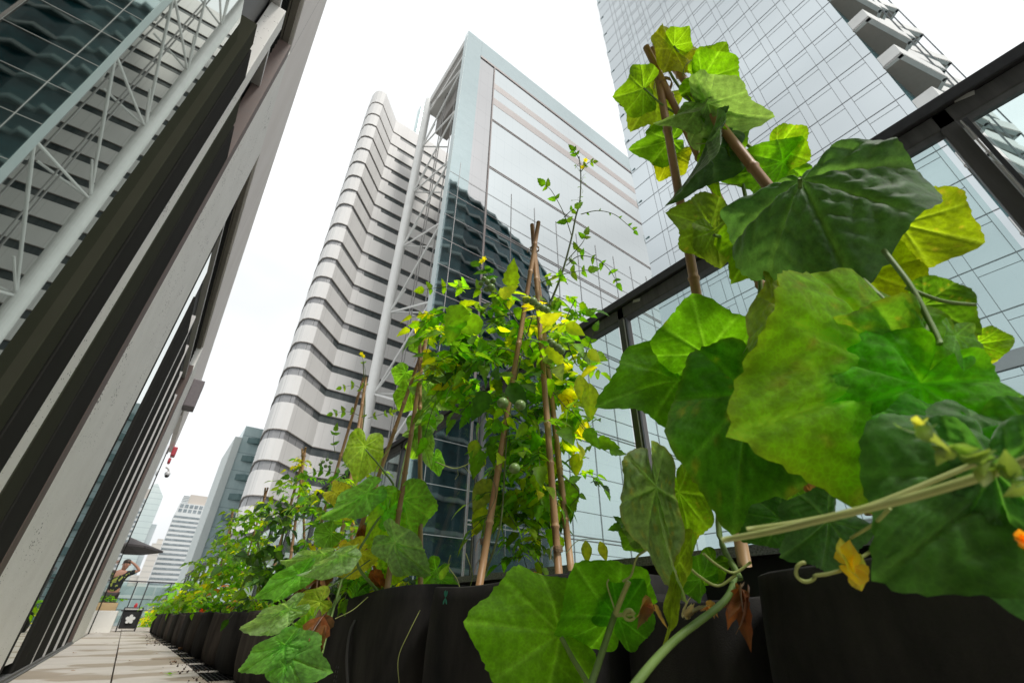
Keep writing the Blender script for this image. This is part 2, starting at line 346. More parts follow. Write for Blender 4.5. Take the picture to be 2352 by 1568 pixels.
# ================================================================ RIGHT TOWER
XT = 22.2
def flat(u, v): return (u*XT, v*XT)
m_tglass = wavy(mat('pale_mirror_glass', (.53, .575, .595), .03, metal=1, noise=(.11, (.59, .63, .645))), .12, .012, .3)
m_joint = mat('dark_joint', (.17, .18, .19), .6, noise=(1, (.21, .22, .225)))
m_teal = wavy(mat('teal_dark_glass', (.05, .22, .26), .15, metal=0, spec=.35, noise=(.35, (.008, .06, .075))), .3, .05, .3)
m_white = mat('white_panel', (.72, .72, .70), .6, noise=(1.5, (.64, .64, .62)))
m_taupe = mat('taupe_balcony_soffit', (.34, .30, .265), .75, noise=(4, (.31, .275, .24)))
YN, YF, ZT, FL = -.077*XT, 13.6, 69.2, .178*XT
rt = thing('residential_tower', (35, 2, GZ), 'tall glass residential tower on the right with stacked angular balconies', 'building')
north = [(22.2, YF), (24.0, 13.1), (27.4, 12.5), (31.0, 12.0), (35.4, 10.8), (38.9, 9.7), (43.3, 8.4), (50.0, 6.2), (54.7, 3.5), (60, -3), (60, -7)]
south = [flat(1.0, -.077), flat(1.15, -.10), flat(1.37, -.15), flat(1.6, -.2), (60, -7)]
q = MB(); q.prism([(XT+.02, YN), (XT+.02, YF)]+north[1:]+south[::-1][1:-1], GZ, ZT); body = q.build('wall', m_teal, rt)
q = MB(); q.box(XT, XT+.019, YN, YF, GZ, ZT+.4); q.build('glass_facade', m_tglass, rt)
# joints of the curtain wall
vy = []
for k in range(-1, 10):
    for o_ in (-.003, .016): vy.append((o_+k*.0755)*XT)
vy = [v for v in vy if YN < v < YF-.3]
q = MB(); jw = .022
for v in vy: q.box(XT-.012, XT-.0005, v-jw/2, v+jw/2, GZ, ZT)
zk = [(.621+k*.0905)*XT+.4 for k in range(-16, 28)]
zk = [z for z in zk if z < ZT]
for z in zk: q.box(XT-.014, XT-.0128, YN, YF, z-.024, z+.024)
for j, z in enumerate(zk):
    for i in range(0, len(vy)-1):
        if vy[i+1]-vy[i] > .8:
            zz = z-.018*XT
            q.box(XT-.011, XT-.0009, vy[i], vy[i+1], zz-.011, zz+.011)
            if i % 4 == (1 if vy[i] < 4 else 3) or vy[i] > 8:
                ym = vy[i]+(vy[i+1]-vy[i])*.36
                q.box(XT-.010, XT-.0011, ym-.012, ym+.012, z-.0905*XT, zz)
                if (j+i) % 2: q.box(XT-.0105, XT-.0013, vy[i]+.0, ym, z-.055*XT-.01, z-.055*XT+.01)
q.build('facade_joints', m_joint, rt)
q = MB(); q.box(XT-.10, XT-.016, YN, YF, .359*XT+.4-.3, .359*XT+.4+.3); q.build('spandrel_band', mat('grey_spandrel', (.36, .35, .36), .6, noise=(2, (.32, .31, .32))), rt)
q = MB(); 
for (yy, zz) in ((4.1, 33.6), (5.9, 39.0), (8.6, 45.5)): q.box(XT-.16, XT-.016, yy, yy+.22, zz, zz+.28)
q.build('vent_flap', m_joint, rt)
# balconies south: pointed slab, white upstand, taupe soffit
m_nsof = mat('teal_grey_soffit', (.09, .17, .17), .8, noise=(3, (.07, .14, .14))); m_nup = mat('pale_green_upstand', (.58, .68, .67), .5, noise=(.7, (.45, .56, .56)))  # north balconies: soffit in a darker teal-grey than the south taupe
def balc(path, z, inner, up=.92, lip=.22, ms=None, mu=None):
    bq = MB(); poly = list(path)+list(inner); bq.prism(poly, z, z+.12)
    o = bq.build('balcony', ms or m_taupe, rt)
    wq = MB(); n = len(path)
    for i in range(n-1):
        a, b_ = np.array(path[i]), np.array(path[i+1]); t = (b_-a)/np.linalg.norm(b_-a); nn = np.array([-t[1], t[0]])
        c = (a+b_)/2; L_ = np.linalg.norm(b_-a)
        wq.obox((c[0]+nn[0]*lip/2, c[1]+nn[1]*lip/2, z-.012+up/2), (t[0], t[1], 0), (nn[0], nn[1], 0), (0, 0, 1), L_/2-.001*i, lip/2, up/2)
    wq.build('upstand', mu or m_white, o)
    return o
S0 = [flat(.997, -.0775), flat(.9926, -.1132), flat(1.142, -.159), flat(1.165, -.140), flat(1.30, -.189), flat(1.325, -.168), flat(1.47, -.232), flat(1.49, -.20), flat(1.6, -.24)]
Sin = [flat(1.6, -.2), flat(1.37, -.15), flat(1.15, -.10), flat(1.0, -.076)]
ztip = [(1.267+k*.178)*XT+.4 for k in range(-12, 11)]
for z in ztip:
    if z < ZT-1: balc(S0, z, Sin)
q = MB()
for k, (u, v) in enumerate([(1.142, -.159), (1.30, -.189), (1.47, -.232)]):
    x, y_ = flat(u, v); q.box(x-.03, x+.03, y_+.02, y_+.08, GZ, ZT-2)
q.build('balcony_divider', m_joint, rt)
# balconies north: saw-tooth
def off(pts, step=4.3, amp=1.25):
    o_ = []; acc = 0
    for i in range(len(pts)-2):
        a, b_ = np.array(pts[i]), np.array(pts[i+1]); L_ = np.linalg.norm(b_-a); t = (b_-a)/L_; nn = np.array([-t[1], t[0]])*1.0
        m_ = max(1, int(round(L_/step)))
        for k in range(m_):
            p = a+t*L_*k/m_; p2 = a+t*L_*(k+.5)/m_
            am = amp*(.75+.5*math.sin(3.1*len(o_)))
            o_.append(tuple(p+nn*.06)); o_.append(tuple(p2+nn*am))
    o_.append(tuple(pts[-2])); return o_
Npath = off(north)
Nin = [(x-.05, y-.4) for x, y in north[:-1]][::-1]
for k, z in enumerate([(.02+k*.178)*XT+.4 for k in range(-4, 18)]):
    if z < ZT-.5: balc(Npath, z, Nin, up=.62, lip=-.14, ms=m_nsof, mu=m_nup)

# ================================================================ MID TOWER (glass, corner fin, side truss)
YM = 32.0; XM = .434*YM
def zy(r, y=YM): return r*y+.4
m_fin = wavy(mat('pale_teal_fin', (.43, .50, .50), .04, metal=.95, noise=(.9, (.40, .47, .47))), .2, .01, .3)
bands(m_fin, 2, 1.81, .03, (.36, .41, .41))
m_fin_side = mat('pale_teal_side', (.50, .57, .57), .4, metal=.2, noise=(.9, (.45, .53, .53)))
bands(m_fin_side, 2, 1.81, .035, (.5, .56, .56))
m_mglass = wavy(mat('mirror_curtain_wall', (.58, .61, .61), .02, metal=1), .18, .006, .3)
bands(m_mglass, 0, 1.35, .04, (.53, .56, .565)); bands(m_mglass, 2, 3.62, .05, (.50, .53, .535))
m_mglass2 = wavy(mat('mirror_wall_warm', (.48, .47, .465), .03, metal=1), .18, .01, .3)
bands(m_mglass2, 0, 1.3, .03, (.41, .41, .41)); bands(m_mglass2, 2, 3.62, .05, (.37, .365, .36))
m_strip = mat('warm_grey_strip', (.44, .39, .375), .6, noise=(.5, (.47, .43, .415)))
m_beige = mat('pale_stone_core', (.60, .585, .56), .7, noise=(.4, (.54, .525, .50)))
mt = thing('office_tower', (40, 40, GZ), 'mirror glass office tower with an open white truss down its left side', 'building')
XE = 72
q = MB(); q.prism([(XM+2.0, YM+.3), (XE, YM+.3), (XE, YM+22), (.54*(YM+22), YM+22), (XM+2.6, YM+2.0)], GZ, zy(2.34)); q.build('wall', m_beige, mt)
q = MB(); q.box(.603*YM, XE, YM, YM+.25, GZ, zy(2.335)); q.build('glass_facade', m_mglass, mt)
q = MB(); q.box(.517*YM, .597*YM, YM+.02, YM+.25, GZ, zy(2.335)); q.build('glass_bay', m_mglass2, mt)
q = MB(); q.box(.5975*YM, .6025*YM, YM-.12, YM+.2, GZ, zy(2.345)); q.box(XM+2.6, XE, YM-.10, YM+.2, zy(2.34), zy(2.355)); q.build('trim', mat('brown_trim', (.26, .21, .20), .5, noise=(2, (.22, .18, .17))), mt)
q = MB(); q.box(XM+.02, .5165*YM, YM-.03, YM-.005, GZ, zy(2.462)); q.build('corner_fin', m_fin, mt)
q = MB(); q.box(XM, .5165*YM, YM-.004, YM+1.0, GZ, zy(2.462)); q.build('corner_return', m_fin_side, mt)
q = MB(); q.box(XM+.001, .5165*YM+.001, YM-.028, YM+.999, zy(2.4625), zy(2.50)); q.box(.517*YM, XE, YM-.03, YM+1.4, zy(2.358), zy(2.50)); q.build('roof_beam', m_fin, mt)
q = MB(); q.box(.6035*YM, XE, YM-.02, YM-.003, zy(2.155), zy(2.205)); q.box(.6035*YM, XE, YM-.02, YM-.003, zy(2.025), zy(2.08)); q.build('facade_stripe', m_strip, mt)
for r in (1.90, 1.57, 1.225, .885, .545, .2):
    q = MB(); q.box(.6035*YM, XE, YM-.06, YM-.004, zy(r)+.12, zy(r)+.22); q.box(.6035*YM, XE, YM-.06, YM-.004, zy(r)-.20, zy(r)-.10); q.build('seam_rail', m_strip, mt)
q = MB(); zg = GZ+3
while zg < 48:
    q.box(XM+.03, XE, YM-.055, YM-.031, zg-.022, zg+.022); zg += 3.62
for xg in np.arange(XM+1.32, XE, 3.9): q.box(xg-.022, xg+.022, YM-.07, YM-.032, GZ, 48)
q.build('mullion_grid', mat('rose_mullion', (.50, .48, .475), .5, noise=(.5, (.46, .44, .435))), mt)
# side hat beams
YB = 45.0
m_hat = mat('hat_soffit', (.30, .28, .26), .7, noise=(.6, (.26, .24, .225)))
q = MB(); q.box(XM-.02, XM+.8, YM+1.01, YB, zy(2.40), zy(2.46)); q.box(XM+.3, XM+3.0, YM+1.01, YB, zy(2.33), zy(2.36)); q.build('side_beam', m_beige, mt)
q = MB(); q.box(XM+.25, XM+4.6, YM+1.01, YB, zy(2.362), zy(2.398)); q.box(XM+2, XM+4.4, YM+1.01, YB, zy(2.20), zy(2.327)); q.build('side_soffit', m_hat, mt)
m_wsteel = mat('white_steel', (.80, .80, .78), .4, noise=(.7, (.72, .72, .70)))
q = MB(); q.tube([(XM, YB, GZ), (XM, YB, zy(2.44))], .62, 20); q.box(XM-.1, XM+.45, YB+.3, YB+1.4, GZ, zy(2.43)); q.build('column', m_wsteel, mt, smooth=False)
q = MB(); q.box(.293*80, .306*80, 80, 84, GZ, .4+1.71*80); q.build('lift_core', m_beige, mt)
q = MB(); q.box(.285*80, .2929*80, 80.2, 83.5, GZ, .4+1.70*80); q.build('lift_glazing', mat('teal_lift_glass', (.45, .62, .60), .2, metal=.5, noise=(.8, (.18, .3, .3))), mt)
NB = 9; zbase = -12; ztop = zy(2.38); zs = np.linspace(zbase, ztop, NB)
for k in range(NB-1):
    z0, z1 = zs[k], zs[k+1]; zm = (z0+z1)/2
    q = MB()
    q.tube([(XM+.3, YB, z0), (XM+.3, YM+1.0, zm)], .12, 8); q.tube([(XM+.3, YB, z1), (XM+.3, YM+1.0, zm)], .12, 8)
    q.tube([(XM+.3, YB, z0), (XM+.3, YB-4.2, z0+1.0)], .09, 6)
    q.build('brace', m_wsteel, mt)
q = MB()
for yy in (YM+3.6, YM+4.4, YM+8.0, YM+8.7): q.tube([(XM+1.2, yy, GZ), (XM+1.2, yy, ztop)], .075, 6)
q.build('cable', mat('grey_cable', (.32, .31, .30), .5, metal=.4, noise=(1, (.27, .26, .25))), mt)
for k in range(1, NB-1):
    q = MB(); q.tube([(XM+.2, YB, zs[k]), (XM+3.6, YB-2.5, zs[k])], .12, 8); q.build('strut', m_wsteel, mt)
    q = MB(); q.tube([(XM+.5, YM+1.0, zs[k]-3.2), (XM+2.4, YM+6.5, zs[k]-3.2)], .10, 6); q.build('strut', m_wsteel, mt)

# ================================================================ CURVED WHITE TOWER with ribbon windows
YW = 50.0
wpath0 = [(.150, 1.35), (.122, 1.14), (.1105, 1.045), (.1078, 1.0), (.111, .980), (.119, .969), (.130, .964), (.143, .963), (.213, 1.034), (.50, 1.040)]
wp = [(x*YW, y*YW) for x, y in wpath0]
def inset(path, d):
    o_ = []; n = len(path)
    for i in range(n):
        a = np.array(path[max(i-1, 0)]); b_ = np.array(path[min(i+1, n-1)]); t = (b_-a)/np.linalg.norm(b_-a); o_.append((path[i][0]-t[1]*d, path[i][1]+t[0]*d))
    return o_
m_clad = mat('white_cladding', (.76, .745, .73), .65, noise=((.5, .5, .12), (.68, .665, .65)))
bands(m_clad, 0, 1.9, .05, (.60, .585, .57))
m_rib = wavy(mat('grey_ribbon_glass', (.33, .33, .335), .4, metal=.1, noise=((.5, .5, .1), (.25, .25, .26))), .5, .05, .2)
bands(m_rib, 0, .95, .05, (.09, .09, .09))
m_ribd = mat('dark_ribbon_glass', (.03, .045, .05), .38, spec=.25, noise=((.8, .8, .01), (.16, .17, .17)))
wt = thing('curved_tower', (15, 60, GZ), 'white tower with a rounded corner and folded ribbon windows, left of the truss', 'building')
q = MB(); bodyp = inset(wp, .55); q.prism(bodyp+[(30, 76), (12.2, 76)], GZ, zy(1.50, YW)-.5); q.build('wall', m_black, wt)
ztops = [1.4858-.0648*k for k in range(0, 11)]; 
seq = [1.4858, 1.4194, 1.3597, 1.2955, 1.2334, 1.169, 1.104, 1.042, .981, .903, .8398, .7788, .7164, .6513, .5888, .5241, .4596, .3956, .3179, .2550, .1884, .124, .06, -.005, -.07, -.13, -.2, -.27, -.34, -.41]
zt_ = [zy(s, YW) for s in seq]
WH = .96
prev = zy(1.556, YW)
def ribbon(path, z0, z1, thick=.35):
    q_ = MB(); inn = inset(path, thick); q_.prism(list(path)+inn[::-1], z0, z1); return q_
for k, z in enumerate(zt_):
    q_ = ribbon(wp, z, prev); q_.build('cladding', m_clad, wt)
    x_on = (.222+.020*(20-k)/20)*YW if k < 14 else (.196-.001*(k-14))*YW
    def split(path, x):                           # cut a left-to-right path at x
        a = [q0 for q0 in path if q0[0] < x-1e-6 or q0[1] > 1.05*YW]; b_ = [q0 for q0 in path if q0[0] > x+1e-6 and q0[1] < 1.05*YW]
        l_ = a[-1]; n_ = b_[0]; f_ = (x-l_[0])/(n_[0]-l_[0]); m_ = (x, l_[1]+(n_[1]-l_[1])*f_); return a+[m_], [m_]+b_
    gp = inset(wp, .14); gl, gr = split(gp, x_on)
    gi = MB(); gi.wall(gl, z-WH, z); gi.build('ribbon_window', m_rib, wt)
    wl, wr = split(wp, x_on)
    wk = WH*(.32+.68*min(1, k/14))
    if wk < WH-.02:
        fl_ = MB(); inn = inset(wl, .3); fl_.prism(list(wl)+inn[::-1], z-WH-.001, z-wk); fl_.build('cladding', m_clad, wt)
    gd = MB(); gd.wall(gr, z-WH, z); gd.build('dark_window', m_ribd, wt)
    lp = MB(); lp.prism(list(inset(wp, -.03))+inset(wp, .1)[::-1], z-.05, z+.03); lp.build('drip_edge', mat('brown_edge', (.26, .23, .21), .6, noise=(1, (.22, .2, .18))) if k == 0 else bpy.data.materials['brown_edge'], wt)
    prev = z-WH

# ================================================================ far buildings
def slabs(t, x0, x1, y, z0, z1, n, m, th, name='floor_band', dy=.4, z_first=None):
    for k in range(n):
        z = z0+(z1-z0)*k/n; q_ = MB(); q_.box(x0, x1, y-dy, y, z, z+th); q_.build(name, m, t)
# slim glass tower
m_gt = wavy(mat('slim_tower_glass', (.56, .68, .68), .25, metal=.3, noise=((.3, .3, .12), (.34, .46, .47))), .4, .1, .3)
bands(m_gt, 2, 3.4, .12, (.28, .36, .36))
Yg = 100.0
st = thing('glass_tower', (8, Yg, GZ), 'slim green glass tower beside the foot of the curved white tower', 'building')
q = MB(); q.box(.0735*Yg, .135*Yg, Yg, Yg+18, GZ, .4+.322*Yg); q.build('glass_facade', m_gt, st)
q = MB(); q.box(.0615*Yg, .0733*Yg, Yg-.5, Yg+18, GZ, .4+.296*Yg); q.build('service_core', mat('pale_green_core', (.52, .56, .54), .5, noise=(.3, (.46, .51, .50))), st)
for k in range(9):
    q = MB(); z = .4+(.30-.036*k)*Yg; q.prism([(.084*Yg, Yg-.02), (.10*Yg, Yg-.8), (.118*Yg, Yg-.02)], z-1.1, z); q.build('balcony', mat('dark_teal_band', (.05, .11, .11), .4, noise=(.4, (.10, .18, .18))) if k == 0 else bpy.data.materials['dark_teal_band'], st)
# hotel block
Yh = 400.0; m_ht = mat('pale_hotel_wall', (.62, .64, .64), .7, noise=(.05, (.56, .58, .58))); m_hw = mat('hotel_window_band', (.12, .15, .17), .4, noise=((.35, .35, .5), (.32, .36, .38)))
ho = thing('apartment_block', (15, Yh, GZ), 'far white apartment block striped with dark window bands', 'building')
q = MB(); q.box(.0135*Yh, .0600*Yh, Yh, Yh+20, GZ, .4+.150*Yh); q.box(.0150*Yh, .0610*Yh, Yh+2, Yh+20, .4+.150*Yh, .4+.1665*Yh); q.build('wall', m_ht, ho)
q = MB(); q.box(.0262*Yh, .0625*Yh, Yh+4, Yh+20, .4+.1665*Yh, .4+.183*Yh); q.build('roof_housing', mat('beige_housing', (.52, .47, .42), .8, noise=(.05, (.48, .44, .40))), ho)
q = MB(); q.box(.0165*Yh, .026*Yh, Yh+4, Yh+20, .4+.1665*Yh, .4+.180*Yh); q.build('roof_screen', m_ht, ho)
for k in range(24):
    z = .4+(.1445-.0073*k)*Yh
    if z < GZ: break
    q = MB(); q.box(.0137*Yh, .0575*Yh, Yh-.25, Yh-.01, z-1.15, z); q.build('window_band', m_hw, ho)
q = MB()
for i in range(6):
    for j in range(2):
        x = (.0165+.0073*i)*Yh; z = .4+(.1515+.0078*j)*Yh; q.box(x, x+2.1, Yh+1.8, Yh+1.99, z, z+2.2)
q.build('upper_window', m_hw, ho)
q = MB()
for k in range(5): q.box(.017*Yh, .0255*Yh, Yh+3.8, Yh+3.99, .4+(.1675+.0028*k)*Yh, .4+(.1682+.0028*k)*Yh)
q.build('roof_louvre', m_hw, ho)
# pale glass tower behind the pavilion
Yp = 450.0; m_pg = mat('pale_blue_glass', (.52, .60, .59), .3, metal=.4, noise=((.05, .05, .02), (.62, .68, .66)))
bands(m_pg, 2, 4.2, .4, (.42, .49, .49))
pt = thing('tapered_tower', (-15, Yp, GZ), 'pale grey glass tower with a slanted crown half hidden by the pavilion', 'building')
q = MB(); zz = [.4+.185*Yp, .4+.172*Yp]
v = [(-.06*Yp, Yp, GZ), (-.0125*Yp, Yp, GZ), (-.0125*Yp, Yp, zz[1]), (-.027*Yp, Yp, zz[0]+3), (-.06*Yp, Yp, zz[0]-2)]
q.add(v+[(x, y+25, z) for x, y, z in v], [(0, 1, 2, 3, 4), (9, 8, 7, 6, 5), (0, 5, 6, 1), (1, 6, 7, 2), (2, 7, 8, 3), (3, 8, 9, 4), (4, 9, 5, 0)]); q.build('glass_facade', m_pg, pt)
q = MB(); q.box(-.0124*Yp, -.0050*Yp, Yp+2, Yp+22, GZ, .4+.128*Yp); q.build('side_wing', mat('side_wing', (.50, .55, .56), .5, noise=((.1, .1, .1), (.36, .42, .44))), pt)
Yb = 380.0; m_bt = mat('beige_block', (.58, .55, .50), .8, noise=((.08, .08, .08), (.50, .475, .44)))
bands(m_bt, 2, 3.1, .8, (.46, .44, .41))
bt = MB(); bt.box(-.0012*Yb, .0125*Yb, Yb, Yb+20, GZ, .4+.099*Yb); bt.box(.004*Yb, .0122*Yb, Yb+3, Yb+18, .4+.099*Yb, .4+.107*Yb)
bt.box(-.012*Yb, -.0013*Yb, Yb+3, Yb+20, GZ, .4+.052*Yb)
tag(bt.build('beige_tower', m_bt), 'narrow beige tower standing left of the striped apartment block', 'building')
lb = thing('low_hall', (10, 200, GZ), 'low pale hall with a curved sloping roof beneath the slim glass tower', 'building')
q = MB(); Yl = 190
v = [(.045*Yl, Yl, GZ), (.12*Yl, Yl, GZ), (.12*Yl, Yl, .4+.13*Yl), (.10*Yl, Yl, .4+.105*Yl), (.082*Yl, Yl, .4+.078*Yl), (.066*Yl, Yl, .4+.054*Yl), (.055*Yl, Yl, .4+.043*Yl), (.045*Yl, Yl, .4+.040*Yl)]
n = len(v); q.add(v+[(x, y+20, z) for x, y, z in v], [tuple(range(n)), tuple(reversed(range(n, 2*n)))]+[(i, i+n, (i+1) % n+n, (i+1) % n) for i in range(n)])
q.build('roof', mat('pale_hall', (.60, .66, .65), .4, metal=.2, noise=(.1, (.52, .58, .57))), lb)
lo = MB(); lo.box(-.04*120, .12*120, 120, 130, GZ, .4+.036*120)
ms = mat('street_block', (.50, .55, .54), .6, noise=((.15, .15, .3), (.30, .36, .36))); bands(ms, 2, 2.8, .5, (.62, .62, .60)); bands(ms, 0, 3.1, .25, (.6, .6, .58))
tag(lo.build('street_building', ms), 'low glazed street building seen through the railing at the terrace end', 'building')
# ================================================================ LEAVES
def leafmat(name, rough, trans, tmul, bump=None, spec=.5, sheen=.3, net=0):
    m = bpy.data.materials.new(name); m.use_nodes = True; t = m.node_tree; b = t.nodes['Principled BSDF']; o = t.nodes['Material Output']
    a = t.nodes.new('ShaderNodeAttribute'); a.attribute_name = 'Col'
    tcn = t.nodes.new('ShaderNodeTexCoord'); n = t.nodes.new('ShaderNodeTexNoise'); n.inputs['Scale'].default_value = 55; n.inputs['Detail'].default_value = 4
    t.links.new(tcn.outputs['Object'], n.inputs['Vector'])
    r = t.nodes.new('ShaderNodeMapRange'); r.inputs['From Min'].default_value = .35; r.inputs['From Max'].default_value = .65; r.inputs['To Min'].default_value = .78; r.inputs['To Max'].default_value = 1.18
    t.links.new(n.outputs[0], r.inputs[0])
    x = t.nodes.new('ShaderNodeMix'); x.data_type = 'RGBA'; x.blend_type = 'MULTIPLY'; x.inputs[0].default_value = 1
    t.links.new(a.outputs['Color'], x.inputs[6]); t.links.new(r.outputs[0], x.inputs[7]); t.links.new(x.outputs[2], b.inputs['Base Color'])
    b.inputs['Roughness'].default_value = rough; b.inputs['Specular IOR Level'].default_value = spec
    b.inputs['Sheen Weight'].default_value = sheen; b.inputs['Sheen Roughness'].default_value = .4
    tr = t.nodes.new('ShaderNodeBsdfTranslucent'); y = t.nodes.new('ShaderNodeMix'); y.data_type = 'RGBA'; y.blend_type = 'MULTIPLY'; y.inputs[0].default_value = 1
    y.inputs[7].default_value = (*tmul, 1); t.links.new(x.outputs[2], y.inputs[6]); t.links.new(y.outputs[2], tr.inputs[0])
    mx = t.nodes.new('ShaderNodeMixShader'); mx.inputs[0].default_value = trans
    t.links.new(b.outputs[0], mx.inputs[1]); t.links.new(tr.outputs[0], mx.inputs[2]); t.links.new(mx.outputs[0], o.inputs[0])
    if net:                                       # fine net of veins
        ve = t.nodes.new('ShaderNodeTexVoronoi'); ve.feature = 'DISTANCE_TO_EDGE'; ve.inputs['Scale'].default_value = net; t.links.new(tcn.outputs['Object'], ve.inputs['Vector'])
        rm = t.nodes.new('ShaderNodeMapRange'); rm.inputs['From Min'].default_value = 0; rm.inputs['From Max'].default_value = .16; rm.inputs['To Min'].default_value = 1.13; rm.inputs['To Max'].default_value = .97
        t.links.new(ve.outputs['Distance'], rm.inputs[0]); x2 = t.nodes.new('ShaderNodeMix'); x2.data_type = 'RGBA'; x2.blend_type = 'MULTIPLY'; x2.inputs[0].default_value = 1
        t.links.new(x.outputs[2], x2.inputs[6]); t.links.new(rm.outputs[0], x2.inputs[7]); t.links.new(x2.outputs[2], b.inputs['Base Color']); t.links.new(x2.outputs[2], y.inputs[6])
    n2 = t.nodes.new('ShaderNodeTexVoronoi'); n2.inputs['Scale'].default_value = bump[0] if bump else 200; n2.feature = 'SMOOTH_F1'
    bp = t.nodes.new('ShaderNodeBump'); bp.inputs['Strength'].default_value = bump[1] if bump else .2; bp.inputs['Distance'].default_value = .003
    t.links.new(tcn.outputs['Object'], n2.inputs['Vector']); t.links.new(n2.outputs['Distance'], bp.inputs['Height'])
    t.links.new(bp.outputs[0], b.inputs['Normal'])
    return m
m_leaf = leafmat('cucumber_leaf', .62, .70, (2.1, 1.9, .6), (170, .35), .22, .25, 150)
m_leaft = leafmat('cucumber_leaf_hairy', .55, .50, (1.9, 1.9, .7), (120, .3), .32, .9, 150)
m_small = leafmat('small_leaf', .5, .64, (2.5, 2.4, .6), (260, .3))
m_stem = mat('green_stem', (.14, .24, .045), .55, noise=(40, (.20, .30, .08)))
m_stemd = mat('dark_vine_stem', (.07, .11, .03), .55, noise=(40, (.14, .16, .06)))
m_pale = mat('pale_tendril', (.45, .48, .16), .5, noise=(50, (.33, .40, .10)))
m_cane = mat('bamboo', (.58, .36, .18), .45, noise=((14, 14, 5), (.34, .18, .08)))
m_twine = mat('jute_twine', (.45, .33, .20), .9, noise=(200, (.30, .2, .12)))
m_dry = leafmat('dried_leaf', .8, .25, (1.3, 1.0, .8))
G1 = (.18, .36, .010); G2 = (.095, .24, .010); G3 = (.028, .095, .012); YG = (.33, .40, .010); YE = (.50, .42, .012); TOP = (.06, .14, .045); PAL = (.22, .35, .14); BR = (.30, .115, .03); OR = (.46, .24, .02)
DK = (.030, .095, .012)

